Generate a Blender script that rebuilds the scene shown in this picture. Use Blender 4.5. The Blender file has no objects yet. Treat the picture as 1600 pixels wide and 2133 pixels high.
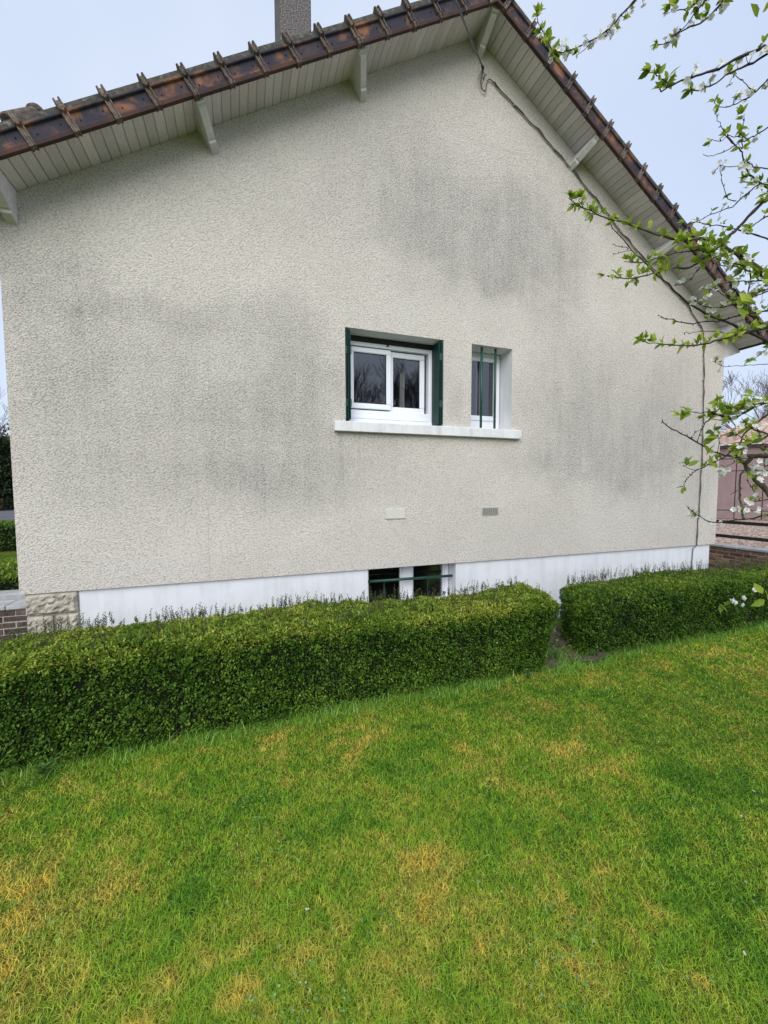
import bpy, bmesh, math, random
import numpy as np
from mathutils import Vector, Matrix

random.seed(7); RNG = np.random.default_rng(11)
scene = bpy.context.scene
COL = scene.collection

# ------------------------------------------------------------------ camera
CAMP = np.array([1.84192938, -4.29094948, 0.92821998])
CR = np.array([0.94314017, -0.33238682, -0.00237193])
CU = np.array([0.02298945, 0.05810994, 0.99804545])
CF = np.array([0.33159932, 0.94135128, -0.06244721])
FPX = 837.80372
cam_d = bpy.data.cameras.new('camera')
cam = bpy.data.objects.new('camera', cam_d); COL.objects.link(cam)
cam_d.sensor_fit = 'HORIZONTAL'; cam_d.sensor_width = 36.0; cam_d.lens = FPX / 1600 * 36.0
cam_d.clip_start = 0.05; cam_d.clip_end = 1500
M = Matrix(((CR[0], CU[0], -CF[0], CAMP[0]), (CR[1], CU[1], -CF[1], CAMP[1]), (CR[2], CU[2], -CF[2], CAMP[2]), (0, 0, 0, 1)))
cam.matrix_world = M
scene.camera = cam

# ------------------------------------------------------------------ world, sun, exposure
SUN_EL, SUN_AZ = math.radians(36), math.radians(204)      # compass style: 180 = behind the camera (-Y)
world = bpy.data.worlds.new('World'); scene.world = world; world.use_nodes = True
wn = world.node_tree; wn.nodes.clear()
wo = wn.nodes.new('ShaderNodeOutputWorld'); bg = wn.nodes.new('ShaderNodeBackground')
sky = wn.nodes.new('ShaderNodeTexSky'); sky.sky_type = 'NISHITA'; sky.sun_disc = False
sky.sun_elevation = SUN_EL; sky.sun_rotation = SUN_AZ; sky.dust_density = 2.0; sky.air_density = 1.0; sky.ozone_density = 1.5
# a veil of even high cloud over the clear sky
geo = wn.nodes.new('ShaderNodeTexCoord')
cl = wn.nodes.new('ShaderNodeTexNoise'); cl.inputs['Scale'].default_value = 1.6; cl.inputs['Detail'].default_value = 4
wn.links.new(geo.outputs['Generated'], cl.inputs['Vector'])
cr = wn.nodes.new('ShaderNodeValToRGB')
cr.color_ramp.elements[0].position = 0.32; cr.color_ramp.elements[0].color = (3.50, 4.08, 5.25, 1)
cr.color_ramp.elements[1].position = 0.68; cr.color_ramp.elements[1].color = (4.20, 4.68, 5.50, 1)
wn.links.new(cl.outputs['Fac'], cr.inputs['Fac'])
mx = wn.nodes.new('ShaderNodeMix'); mx.data_type = 'RGBA'; mx.inputs['Factor'].default_value = 0.9
wn.links.new(sky.outputs['Color'], mx.inputs['A']); wn.links.new(cr.outputs['Color'], mx.inputs['B'])
wn.links.new(mx.outputs['Result'], bg.inputs['Color']); bg.inputs['Strength'].default_value = 0.1
wn.links.new(bg.outputs['Background'], wo.inputs['Surface'])

sun_d = bpy.data.lights.new('sun', 'SUN'); sun_d.energy = 1.5; sun_d.angle = math.radians(55); sun_d.color = (1.0, 0.965, 0.91)
sun = bpy.data.objects.new('sun', sun_d); COL.objects.link(sun)
sdir = Vector((math.sin(SUN_AZ) * math.cos(SUN_EL), math.cos(SUN_AZ) * math.cos(SUN_EL), math.sin(SUN_EL)))
sun.rotation_euler = sdir.to_track_quat('Z', 'Y').to_euler(); sun.location = (0, -20, 20)

scene.view_settings.view_transform = 'Standard'; scene.view_settings.look = 'None'
scene.view_settings.exposure = 0.92; scene.view_settings.gamma = 1.0; scene.view_settings.use_curve_mapping = False
scene.cycles.use_denoising = True; scene.cycles.max_bounces = 6; scene.cycles.transparent_max_bounces = 12

# ------------------------------------------------------------------ helpers
def pix(px, py, d):
    """point at distance d (m) from the camera along the ray of a photograph pixel"""
    v = CF + CR * (px - 800) / FPX - CU * (py - 1066.5) / FPX
    v = v / np.linalg.norm(v)
    return CAMP + v * d

def tag(o, label=None, cat=None, group=None, kind=None):
    if label: o['label'] = label
    if cat: o['category'] = cat
    if group: o['group'] = group
    if kind: o['kind'] = kind
    return o

def empty(name, loc=(0, 0, 0), rz=0.0):
    o = bpy.data.objects.new(name, None); COL.objects.link(o)
    o.location = loc; o.rotation_euler = (0, 0, rz); o.empty_display_size = 0.1
    return o

def link(name, me, mats, parent=None):
    o = bpy.data.objects.new(name, me); COL.objects.link(o)
    if not isinstance(mats, (list, tuple)): mats = [mats]
    if len(me.materials) == 0:
        for m in mats: me.materials.append(m)
    if parent is not None: o.parent = parent
    return o

def np_mesh(name, V, F, attrs=None, smooth=False, mi=None):
    V = np.asarray(V, dtype=np.float32); F = np.asarray(F, dtype=np.int32)
    me = bpy.data.meshes.new(name); n, k = F.shape
    me.vertices.add(len(V)); me.vertices.foreach_set('co', V.ravel())
    me.loops.add(n * k); me.loops.foreach_set('vertex_index', F.ravel())
    me.polygons.add(n); me.polygons.foreach_set('loop_start', np.arange(0, n * k, k, dtype=np.int32))
    try: me.polygons.foreach_set('loop_total', np.full(n, k, dtype=np.int32))
    except Exception: pass
    if mi is not None: me.polygons.foreach_set('material_index', np.asarray(mi, dtype=np.int32))
    if smooth: me.polygons.foreach_set('use_smooth', np.ones(n, dtype=bool))
    for a, vals in (attrs or {}).items():
        at = me.attributes.new(a, 'FLOAT', 'POINT'); at.data.foreach_set('value', np.asarray(vals, dtype=np.float32))
    me.update(calc_edges=True); me.validate()
    return me

class MB:
    """collects simple solids, builds one mesh"""
    def __init__(s): s.v = []; s.f = []; s.m = []
    def add(s, vs, fs, mi=0):
        b = len(s.v); s.v += [tuple(map(float, v)) for v in vs]
        s.f += [[b + i for i in f] for f in fs]; s.m += [mi] * len(fs); return s
    def box(s, x0, x1, y0, y1, z0, z1, mi=0):
        v = [(x0, y0, z0), (x1, y0, z0), (x1, y1, z0), (x0, y1, z0), (x0, y0, z1), (x1, y0, z1), (x1, y1, z1), (x0, y1, z1)]
        return s.add(v, [(3, 2, 1, 0), (4, 5, 6, 7), (0, 1, 5, 4), (1, 2, 6, 5), (2, 3, 7, 6), (3, 0, 4, 7)], mi)
    def prism(s, poly, axis, a, b, mi=0):
        """extrude a 2D polygon along axis ('x': poly=(y,z); 'y': poly=(x,z); 'z': poly=(x,y))"""
        def P(p, t): return {'x': (t, p[0], p[1]), 'y': (p[0], t, p[1]), 'z': (p[0], p[1], t)}[axis]
        n = len(poly); v = [P(p, a) for p in poly] + [P(p, b) for p in poly]
        f = [list(range(n)), list(range(2 * n - 1, n - 1, -1))] + [(i, i + n, (i + 1) % n + n, (i + 1) % n) for i in range(n)]
        return s.add(v, f, mi)
    def tube(s, pts, rad, seg=6, mi=0, cap=True):
        pts = [np.array(p, float) for p in pts]
        if not hasattr(rad, '__len__'): rad = [rad] * len(pts)
        rings = []; up = None
        for i, p in enumerate(pts):
            t = pts[min(i + 1, len(pts) - 1)] - pts[max(i - 1, 0)]
            t = t / (np.linalg.norm(t) + 1e-9)
            if up is None: up = np.array([0, 0, 1.0]) if abs(t[2]) < .9 else np.array([1.0, 0, 0])
            a = np.cross(t, up); a /= np.linalg.norm(a) + 1e-9; b = np.cross(a, t); up = b
            rings.append([p + rad[i] * (math.cos(2 * math.pi * k / seg) * a + math.sin(2 * math.pi * k / seg) * b) for k in range(seg)])
        v = [q for r in rings for q in r]; f = []
        for i in range(len(pts) - 1):
            for k in range(seg):
                f.append((i * seg + k, i * seg + (k + 1) % seg, (i + 1) * seg + (k + 1) % seg, (i + 1) * seg + k))
        if cap: f.append(list(range(seg))[::-1]); f.append([(len(pts) - 1) * seg + k for k in range(seg)])
        return s.add(v, f, mi)
    def mesh(s, name, bevel=0, smooth=False, segs=1):
        me = bpy.data.meshes.new(name); me.from_pydata(s.v, [], s.f)
        me.polygons.foreach_set('material_index', s.m)
        bm = bmesh.new(); bm.from_mesh(me)
        bmesh.ops.recalc_face_normals(bm, faces=bm.faces)
        if bevel: bmesh.ops.bevel(bm, geom=list(bm.edges), offset=bevel, segments=segs, affect='EDGES', clamp_overlap=True)
        bm.to_mesh(me); bm.free()
        if smooth: me.polygons.foreach_set('use_smooth', [True] * len(me.polygons))
        me.update(); return me
    def build(s, name, mats, parent=None, bevel=0, smooth=False, segs=1):
        return link(name, s.mesh(name, bevel, smooth, segs), mats, parent)

# ------------------------------------------------------------------ materials
class NT:
    def __init__(s, name):
        s.m = bpy.data.materials.new(name); s.m.use_nodes = True; s.t = s.m.node_tree; s.t.nodes.clear()
        s.out = s.n('ShaderNodeOutputMaterial'); s.b = s.n('ShaderNodeBsdfPrincipled')
        s.l(s.b.outputs[0], s.out.inputs['Surface'])
        s.tc = s.n('ShaderNodeTexCoord')
    def n(s, t, **kw):
        nd = s.t.nodes.new(t)
        for k, v in kw.items(): setattr(nd, k, v)
        return nd
    def l(s, a, b): s.t.links.new(a, b)
    def mapping(s, scale=(1, 1, 1), rot=(0, 0, 0), src='Object', loc=(0, 0, 0)):
        mp = s.n('ShaderNodeMapping'); mp.inputs['Scale'].default_value = scale; mp.inputs['Rotation'].default_value = rot
        mp.inputs['Location'].default_value = loc
        s.l(s.tc.outputs[src] if isinstance(src, str) else src, mp.inputs['Vector']); return mp.outputs[0]
    def noise(s, vec, scale, detail=3, rough=.55, dist=0):
        nd = s.n('ShaderNodeTexNoise'); nd.inputs['Scale'].default_value = scale; nd.inputs['Detail'].default_value = detail
        nd.inputs['Roughness'].default_value = rough; nd.inputs['Distortion'].default_value = dist
        s.l(vec, nd.inputs['Vector']); return nd.outputs['Fac']
    def ramp(s, fac, stops):
        r = s.n('ShaderNodeValToRGB'); e = r.color_ramp.elements
        while len(e) < len(stops): e.new(0.5)
        for i, (p, c) in enumerate(stops):
            e[i].position = p; e[i].color = (c if hasattr(c, '__len__') else (c, c, c)) + (1,) if not hasattr(c, '__len__') or len(c) == 3 else c
        s.l(fac, r.inputs['Fac']); return r.outputs['Color']
    def math(s, op, a, b=None, clamp=False):
        m = s.n('ShaderNodeMath', operation=op); m.use_clamp = clamp
        for i, x in enumerate((a, b)):
            if x is None: continue
            if isinstance(x, (int, float)): m.inputs[i].default_value = x
            else: s.l(x, m.inputs[i])
        return m.outputs[0]
    def mix(s, fac, a, b, mode='MIX'):
        m = s.n('ShaderNodeMix', data_type='RGBA', blend_type=mode)
        for k, x in (('Factor', fac), ('A', a), ('B', b)):
            if isinstance(x, (int, float)): m.inputs[k].default_value = x
            elif isinstance(x, tuple): m.inputs[k].default_value = x + (1,) if len(x) == 3 else x
            else: s.l(x, m.inputs[k])
        return m.outputs['Result']
    def bump(s, h, strength=.5, dist=.01):
        b = s.n('ShaderNodeBump'); b.inputs['Strength'].default_value = strength; b.inputs['Distance'].default_value = dist
        s.l(h, b.inputs['Height']); s.l(b.outputs[0], s.b.inputs['Normal']); return b
    def fin(s, col, rough=.8, spec=.3):
        if isinstance(col, tuple): s.b.inputs['Base Color'].default_value = col + (1,)
        else: s.l(col, s.b.inputs['Base Color'])
        if isinstance(rough, (int, float)): s.b.inputs['Roughness'].default_value = rough
        else: s.l(rough, s.b.inputs['Roughness'])
        s.b.inputs['Specular IOR Level'].default_value = spec
        return s.m

def simple(name, c1, c2, scale=6, rough=.8, bump=.3, bscale=60, bdist=.004, spec=.3, stretch=(1, 1, 1), objrand=0.0, detail=4):
    t = NT(name); v = t.mapping(stretch)
    if objrand:
        oi = t.n('ShaderNodeObjectInfo'); ad = t.n('ShaderNodeVectorMath', operation='ADD')
        sc_ = t.n('ShaderNodeVectorMath', operation='SCALE'); sc_.inputs['Scale'].default_value = 37.0
        cmb = t.n('ShaderNodeCombineXYZ')
        for i in range(3): t.l(oi.outputs['Random'], cmb.inputs[i])
        t.l(cmb.outputs[0], sc_.inputs[0]); t.l(v, ad.inputs[0]); t.l(sc_.outputs[0], ad.inputs[1]); v = ad.outputs[0]
    n = t.noise(v, scale, detail, .6)
    c = t.ramp(n, [(.32, c1), (.68, c2)])
    if objrand:
        k = t.math('MULTIPLY_ADD', oi.outputs['Random'], 2 * objrand); t.t.nodes[-1].inputs[2].default_value = 1 - objrand
        hs = t.n('ShaderNodeHueSaturation'); t.l(c, hs.inputs['Color']); t.l(k, hs.inputs['Value']); c = hs.outputs['Color']
    if bump: t.bump(t.noise(t.mapping(), bscale, 4, .6), bump, bdist)
    return t.fin(c, rough, spec)

W, E, PK = 9.0, 3.2831636, 6.0607386
SL = (PK - E) / (W / 2); ANG = math.atan(SL); HYP = math.hypot(1, SL)

def render_wall_mat():
    t = NT('weathered_render'); obj = t.mapping()
    # embossed plaster: short diagonal worms
    vec = t.mapping((1, 1, 1), (0, math.radians(38), 0)); vec = t.mapping((.80, 1, 1.15), src=vec)
    warp = t.noise(vec, 74, 2, .5, .7)
    fine = t.noise(obj, 150, 2, .6, .4)
    h = t.math('ADD', t.math('MULTIPLY', warp, 1.0), t.math('MULTIPLY', fine, .45))
    t.bump(h, 1.0, .016)
    base = t.ramp(t.noise(obj, 1.3, 4, .6), [(.3, (.685, .645, .588)), (.7, (.755, .715, .655))])
    # grime blotches at real places of the wall
    sep = t.n('ShaderNodeSeparateXYZ'); t.l(obj, sep.inputs[0])
    wv = t.n('ShaderNodeVectorMath', operation='ADD')
    wn_ = t.n('ShaderNodeTexNoise'); wn_.inputs['Scale'].default_value = 1.5; wn_.inputs['Detail'].default_value = 5; wn_.inputs['Roughness'].default_value = .62
    t.l(obj, wn_.inputs['Vector'])
    wsub = t.n('ShaderNodeVectorMath', operation='MULTIPLY_ADD'); t.l(wn_.outputs['Color'], wsub.inputs[0])
    wsub.inputs[1].default_value = (1.5, 0, 1.1); wsub.inputs[2].default_value = (-.75, 0, -.55)
    t.l(obj, wv.inputs[0]); t.l(wsub.outputs[0], wv.inputs[1])
    blobs = [  # x, z, rx, rz, amount
        (4.98, 3.92, .62, .6, .62), (4.3, 3.95, 1.1, .55, .5), (4.9, 4.0, 1.2, .9, .3), (3.4, 4.5, .9, .5, .3), (4.6, 3.6, 1.5, .45, .35), (5.6, 3.5, .6, .6, .4),
        (1.15, 2.6, 1.3, .22, .50), (.35, 2.4, .5, .9, .45), (2.45, 2.2, .5, .55, .62), (2.2, 1.5, 1.0, .5, .45), (1.7, .95, 1.3, .32, .42),
        (.5, 1.4, .6, .7, .3), (4.28, 1.95, .22, .3, .45), (5.9, 1.95, .75, .75, .55), (6.8, 1.15, .9, .45, .62), (7.9, 1.9, .7, 1.1, .5),
        (7.2, 1.9, 1.0, .7, .35), (6.3, 2.7, .8, .35, .25), (8.6, 1.2, .35, 1.4, .3), (5.5, 1.2, .5, .3, .3), (2.0, 3.9, 1.5, .5, .22),
        (8.2, .5, .6, .5, .3), (3.1, 1.2, .8, .35, .3), (1.3, 2.0, 1.2, .5, .28), (1.5, 1.5, 1.8, 1.0, .25), (5.7, 4.15, .9, .6, .35), (3.7, 4.2, 1.2, .7, .25), (7.0, 1.6, 1.9, .9, .25), (2.3, .9, .9, .3, .25)]
    acc = None
    for (x, z, rx, rz, a) in blobs:
        s_ = t.n('ShaderNodeVectorMath', operation='SUBTRACT'); t.l(wv.outputs[0], s_.inputs[0]); s_.inputs[1].default_value = (x, 0, z)
        m_ = t.n('ShaderNodeVectorMath', operation='MULTIPLY'); t.l(s_.outputs[0], m_.inputs[0]); m_.inputs[1].default_value = (1 / rx, 0, 1 / rz)
        l_ = t.n('ShaderNodeVectorMath', operation='LENGTH'); t.l(m_.outputs[0], l_.inputs[0])
        r_ = t.n('ShaderNodeMapRange', interpolation_type='SMOOTHSTEP'); t.l(l_.outputs['Value'], r_.inputs['Value'])
        r_.inputs['From Min'].default_value = 1.55; r_.inputs['From Max'].default_value = .1; r_.inputs['To Max'].default_value = a
        acc = r_.outputs[0] if acc is None else t.math('ADD', acc, r_.outputs[0])
    streak = t.noise(t.mapping((6.5, 1, .7)), 1.0, 4, .65)
    str2 = t.noise(t.mapping((26, 1, .9)), 1.0, 3, .6)
    cloud = t.noise(obj, 3.5, 5, .65)
    acc = t.math('MINIMUM', acc, .85)
    md = t.math('ADD', t.math('MULTIPLY', streak, .37), t.math('ADD', t.math('MULTIPLY', str2, .23), t.math('MULTIPLY', cloud, .40)))
    f = t.math('MULTIPLY', acc, t.ramp(md, [(.36, .36), (.64, 1.05)]))
    low = t.n('ShaderNodeMapRange', interpolation_type='SMOOTHSTEP'); t.l(sep.outputs['Z'], low.inputs['Value'])
    low.inputs['From Min'].default_value = .15; low.inputs['From Max'].default_value = 1.05
    f = t.math('MULTIPLY', f, low.outputs[0])
    # general thin veil, heavier high up
    hi = t.n('ShaderNodeMapRange', interpolation_type='SMOOTHSTEP'); t.l(sep.outputs['Z'], hi.inputs['Value'])
    hi.inputs['From Min'].default_value = 1.5; hi.inputs['From Max'].default_value = 5.2; hi.inputs['To Max'].default_value = .06
    f = t.math('ADD', f, hi.outputs[0])
    # grime sits in the hollows
    pit = t.ramp(h, [(.66, 1.0), (.86, .40)])
    pf = t.math('MULTIPLY', f, t.math('ADD', t.math('MULTIPLY', pit, .75), .25), clamp=True)
    pf = t.math('MULTIPLY', pf, .76)
    col = t.mix(pf, base, (.262, .248, .242))
    # hollow of texture always a bit dirtier
    hol = t.ramp(h, [(.60, .68), (.715, 1.0)])
    col = t.mix(1.0, col, hol, 'MULTIPLY')
    # faint joint lines of the blockwork telegraphing through
    w_ = t.n('ShaderNodeTexBrick'); w_.inputs['Scale'].default_value = 1.0; w_.inputs['Mortar Size'].default_value = .008; w_.inputs['Mortar Smooth'].default_value = .6
    w_.inputs['Brick Width'].default_value = 3.1; w_.inputs['Row Height'].default_value = 1.24
    w_.inputs['Color1'].default_value = (1, 1, 1, 1); w_.inputs['Color2'].default_value = (1, 1, 1, 1); w_.inputs['Mortar'].default_value = (.8, .8, .8, 1)
    cx = t.n('ShaderNodeCombineXYZ'); sp = t.n('ShaderNodeSeparateXYZ'); ad = t.n('ShaderNodeVectorMath', operation='ADD')
    wb = t.n('ShaderNodeVectorMath', operation='SCALE'); wb.inputs['Scale'].default_value = .05; t.l(wn_.outputs['Color'], wb.inputs[0])
    t.l(obj, ad.inputs[0]); t.l(wb.outputs[0], ad.inputs[1]); t.l(ad.outputs[0], sp.inputs[0])
    t.l(sp.outputs['X'], cx.inputs['X']); t.l(sp.outputs['Z'], cx.inputs['Y']); t.l(cx.outputs[0], w_.inputs['Vector'])
    jf = t.ramp(t.noise(obj, 1.1, 2), [(.5, 0.0), (.62, .55)])
    col = t.mix(jf, col, t.mix(1.0, col, w_.outputs['Color'], 'MULTIPLY'))
    return t.fin(col, .92, .15)

def paint_mat(name, c, dirt=(.45, .46, .47), amount=.25, rough=.6, bscale=90, bump=.25, streaks=True):
    t = NT(name); v = t.mapping()
    n = t.noise(v, 2.5, 5, .65); s_ = t.noise(t.mapping((11, 11, .8)), 1.0, 4, .65) if streaks else t.noise(v, 14, 4)
    f = t.math('MULTIPLY', t.ramp(t.math('ADD', t.math('MULTIPLY', n, .5), t.math('MULTIPLY', s_, .5)), [(.46, 0.0), (.66, 1.0)]), amount)
    t.bump(t.noise(v, bscale, 4, .6), bump, .004)
    return t.fin(t.mix(f, c, dirt), rough, .3)

M_WALL = render_wall_mat()
M_PLINTH = paint_mat('white_plinth_paint', (.72, .745, .79), (.44, .45, .46), .36, .75, 110, .5)
M_SILL = paint_mat('white_sill_paint', (.72, .73, .75), (.38, .38, .36), .6, .6, 60, .3)
M_REVEAL = paint_mat('white_reveal', (.70, .71, .72), (.4, .4, .38), .3, .8, 90, .4)
M_PVC = simple('white_plastic', (.76, .79, .86), (.80, .83, .89), 3, .3, 0, spec=.5)
M_GREEN = simple('dark_green_paint', (.003, .027, .022), (.005, .038, .030), 5, .45, .1, 40, .002, spec=.25)
M_BAR = simple('green_bar_paint', (.008, .05, .035), (.014, .075, .05), 20, .4, .2, 80, .002, spec=.5)
M_RUBBER_AND_SHADE = simple('gasket_and_rail_shade', (.02, .02, .022), (.03, .03, .03), 5, .6, 0)
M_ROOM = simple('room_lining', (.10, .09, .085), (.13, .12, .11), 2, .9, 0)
M_REFLECT_STREAK = simple('pale_reflection_streak', (.50, .50, .48), (.6, .6, .58), 8, .9, 0)
M_CURTAIN2 = simple('mauve_curtain', (.20, .17, .20), (.26, .23, .26), 8, .9, 0)
M_STONE = simple('rock_face_stone', (.30, .27, .22), (.56, .52, .44), 9, .9, .9, 22, .02, detail=6)
M_MORTAR = simple('mortar', (.30, .29, .27), (.42, .41, .38), 12, .95, .5, 60, .006)
M_CHIM = None
M_CABLE = simple('weathered_cable', (.07, .065, .06), (.15, .14, .13), 25, .7, .3, 60, .003)
M_CABLED = simple('black_cable', (.012, .012, .014), (.03, .03, .032), 15, .5, 0)
M_METAL = simple('galvanised_clip', (.30, .30, .30), (.45, .45, .45), 30, .45, 0)

def chimney_mat():
    t = NT('pebble_dash'); v = t.mapping()
    vo = t.n('ShaderNodeTexVoronoi'); vo.inputs['Scale'].default_value = 55; t.l(v, vo.inputs['Vector'])
    c = t.ramp(t.noise(v, 60, 3, .7), [(.36, (.035, .032, .035)), (.5, (.14, .13, .13)), (.66, (.27, .25, .23))])
    t.bump(vo.outputs['Distance'], .8, .01)
    return t.fin(c, .9, .2)
M_CHIM = chimney_mat()

def soffit_mat():
    t = NT('grey_painted_boards')
    oi = t.n('ShaderNodeObjectInfo'); v = t.mapping((1, 1, 1))
    n = t.noise(t.mapping((14, 2.2, 14)), 1.6, 5, .65); sp = t.noise(v, 45, 3, .7)
    c = t.ramp(n, [(.3, (.56, .520, .540)), (.7, (.69, .645, .665))])
    c = t.mix(t.ramp(sp, [(.60, 0.0), (.72, .5)]), c, (.16, .16, .145))
    hs = t.n('ShaderNodeHueSaturation'); t.l(c, hs.inputs['Color'])
    k = t.n('ShaderNodeMapRange'); t.l(oi.outputs['Random'], k.inputs['Value']); k.inputs['To Min'].default_value = .88; k.inputs['To Max'].default_value = 1.1
    t.l(k.outputs[0], hs.inputs['Value'])
    t.bump(n, .25, .003)
    return t.fin(hs.outputs['Color'], .65, .3)
M_SOFF = soffit_mat()
M_SOFFD = simple('soffit_backing', (.05, .05, .047), (.07, .07, .065), 4, .9, 0)
M_PURLIN = simple('grey_painted_beam', (.56, .55, .55), (.70, .69, .69), 5, .6, .35, 30, .004, stretch=(3, 3, 3))

def tile_mat():
    """glazed clay verge tile: orange body, blue-black scorched glaze, lichen on the upper roll"""
    t = NT('verge_tile_clay'); oi = t.n('ShaderNodeObjectInfo')
    cmb = t.n('ShaderNodeCombineXYZ')
    for i in range(3): t.l(oi.outputs['Random'], cmb.inputs[i])
    sc_ = t.n('ShaderNodeVectorMath', operation='SCALE'); sc_.inputs['Scale'].default_value = 53.0; t.l(cmb.outputs[0], sc_.inputs[0])
    ad = t.n('ShaderNodeVectorMath', operation='ADD'); t.l(t.tc.outputs['Object'], ad.inputs[0]); t.l(sc_.outputs[0], ad.inputs[1]); v = ad.outputs[0]
    mp = t.mapping((1.0, 1, 1.0), src=v)
    n = t.noise(mp, 4.5, 5, .62, .5)
    c = t.ramp(n, [(.46, (.040, .038, .055)), (.52, (.062, .050, .058)), (.57, (.13, .072, .055)), (.66, (.25, .120, .078))])
    fine = t.noise(v, 70, 4, .7)
    c = t.mix(t.ramp(fine, [(.55, 0.0), (.75, .5)]), c, (.03, .028, .028))
    sep = t.n('ShaderNodeSeparateXYZ'); t.l(t.tc.outputs['Object'], sep.inputs[0])
    top = t.n('ShaderNodeMapRange', interpolation_type='SMOOTHSTEP'); t.l(sep.outputs['Z'], top.inputs['Value'])
    top.inputs['From Min'].default_value = .125; top.inputs['From Max'].default_value = .165
    moss = t.ramp(t.noise(v, 28, 5, .7), [(.3, (.028, .028, .024)), (.55, (.075, .072, .062)), (.72, (.20, .20, .17))])
    c = t.mix(top.outputs[0], c, moss)
    low = t.n('ShaderNodeMapRange', interpolation_type='SMOOTHSTEP'); t.l(sep.outputs['Z'], low.inputs['Value'])
    low.inputs['From Min'].default_value = .022; low.inputs['From Max'].default_value = .010; low.inputs['To Max'].default_value = .75
    c = t.mix(low.outputs[0], c, (.060, .034, .030))
    t.bump(fine, .5, .004)
    return t.fin(c, .75, .15)
M_TILE = tile_mat()
M_RIB = simple('verge_tile_collar', (.06, .05, .044), (.21, .165, .135), 30, .85, .7, 60, .006, objrand=.25)
M_ROOF = simple('clay_roof', (.10, .055, .04), (.22, .11, .07), 9, .85, .6, 30, .01)
M_HOLE = simple('nail_hole', (.006, .006, .006), (.008, .008, .008), 5, .9, 0)

# ------------------------------------------------------------------ GROUND, ROAD, GRAVEL (setting)
GZ = -0.75
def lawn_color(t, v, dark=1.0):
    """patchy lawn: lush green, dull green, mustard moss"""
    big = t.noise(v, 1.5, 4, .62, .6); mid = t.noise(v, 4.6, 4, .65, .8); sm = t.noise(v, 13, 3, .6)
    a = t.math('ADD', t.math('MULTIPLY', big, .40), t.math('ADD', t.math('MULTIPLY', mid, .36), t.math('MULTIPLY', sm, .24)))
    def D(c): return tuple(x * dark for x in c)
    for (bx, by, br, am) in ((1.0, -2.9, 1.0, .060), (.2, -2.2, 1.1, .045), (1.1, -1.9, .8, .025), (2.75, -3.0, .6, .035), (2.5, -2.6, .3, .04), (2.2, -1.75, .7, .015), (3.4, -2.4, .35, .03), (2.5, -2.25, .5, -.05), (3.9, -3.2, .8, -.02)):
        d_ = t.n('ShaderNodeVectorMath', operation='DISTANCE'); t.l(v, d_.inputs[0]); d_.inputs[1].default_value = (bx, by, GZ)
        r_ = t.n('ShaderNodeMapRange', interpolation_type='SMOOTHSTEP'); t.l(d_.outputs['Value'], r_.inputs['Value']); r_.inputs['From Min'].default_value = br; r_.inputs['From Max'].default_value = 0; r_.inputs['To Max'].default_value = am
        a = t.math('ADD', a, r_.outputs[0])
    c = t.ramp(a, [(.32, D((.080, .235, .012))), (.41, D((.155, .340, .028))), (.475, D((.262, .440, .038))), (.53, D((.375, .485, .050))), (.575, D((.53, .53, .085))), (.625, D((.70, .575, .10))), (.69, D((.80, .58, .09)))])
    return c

def ground():
    # one sheet to the horizon, finely cut near the house so that it can roll gently
    t = NT('lawn_soil'); v = t.mapping()
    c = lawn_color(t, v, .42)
    sp = t.noise(v, 90, 3, .7)
    c = t.mix(t.ramp(sp, [(.42, .75), (.6, 0.0)]), c, (.02, .025, .008))
    t.bump(t.noise(v, 40, 5, .7), .9, .03)
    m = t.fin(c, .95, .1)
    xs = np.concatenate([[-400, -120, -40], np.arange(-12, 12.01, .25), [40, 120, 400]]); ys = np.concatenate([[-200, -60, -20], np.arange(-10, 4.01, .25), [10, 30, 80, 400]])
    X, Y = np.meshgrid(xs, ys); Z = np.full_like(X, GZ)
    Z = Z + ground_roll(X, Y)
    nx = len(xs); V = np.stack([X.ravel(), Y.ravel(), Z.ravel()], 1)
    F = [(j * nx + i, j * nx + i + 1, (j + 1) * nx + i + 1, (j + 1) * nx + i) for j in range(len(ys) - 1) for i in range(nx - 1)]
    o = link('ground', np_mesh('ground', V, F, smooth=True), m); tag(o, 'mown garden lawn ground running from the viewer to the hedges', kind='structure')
def ground_roll(X, Y):
    inner = np.clip((12 - np.abs(X)) / 3, 0, 1) * np.clip((Y + 10) / 2, 0, 1) * np.clip((0.0 - Y) / 1.2, 0, 1)
    return inner * (.012 * np.sin(X * 1.3 + .6) * np.cos(Y * 1.7) + .006 * np.sin(X * 3.9 + Y * 2.2))
ground()

M_ROAD = simple('asphalt', (.10, .10, .115), (.15, .15, .165), 3, .9, .4, 50, .006)
MB().box(-60, 2, 22, 39, GZ - .2, GZ + .02).build('road', M_ROAD)['kind'] = 'structure'
M_SLABP = simple('garden_path_slab', (.16, .15, .13), (.42, .40, .36), 7, .95, .6, 40, .01, detail=6)
o = MB().box(-.2, 9.6, -.32, .25, GZ - .1, GZ + .035).build('path', M_SLABP, bevel=.006); tag(o, 'narrow concrete path between hedge and plinth', kind='structure')

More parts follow.
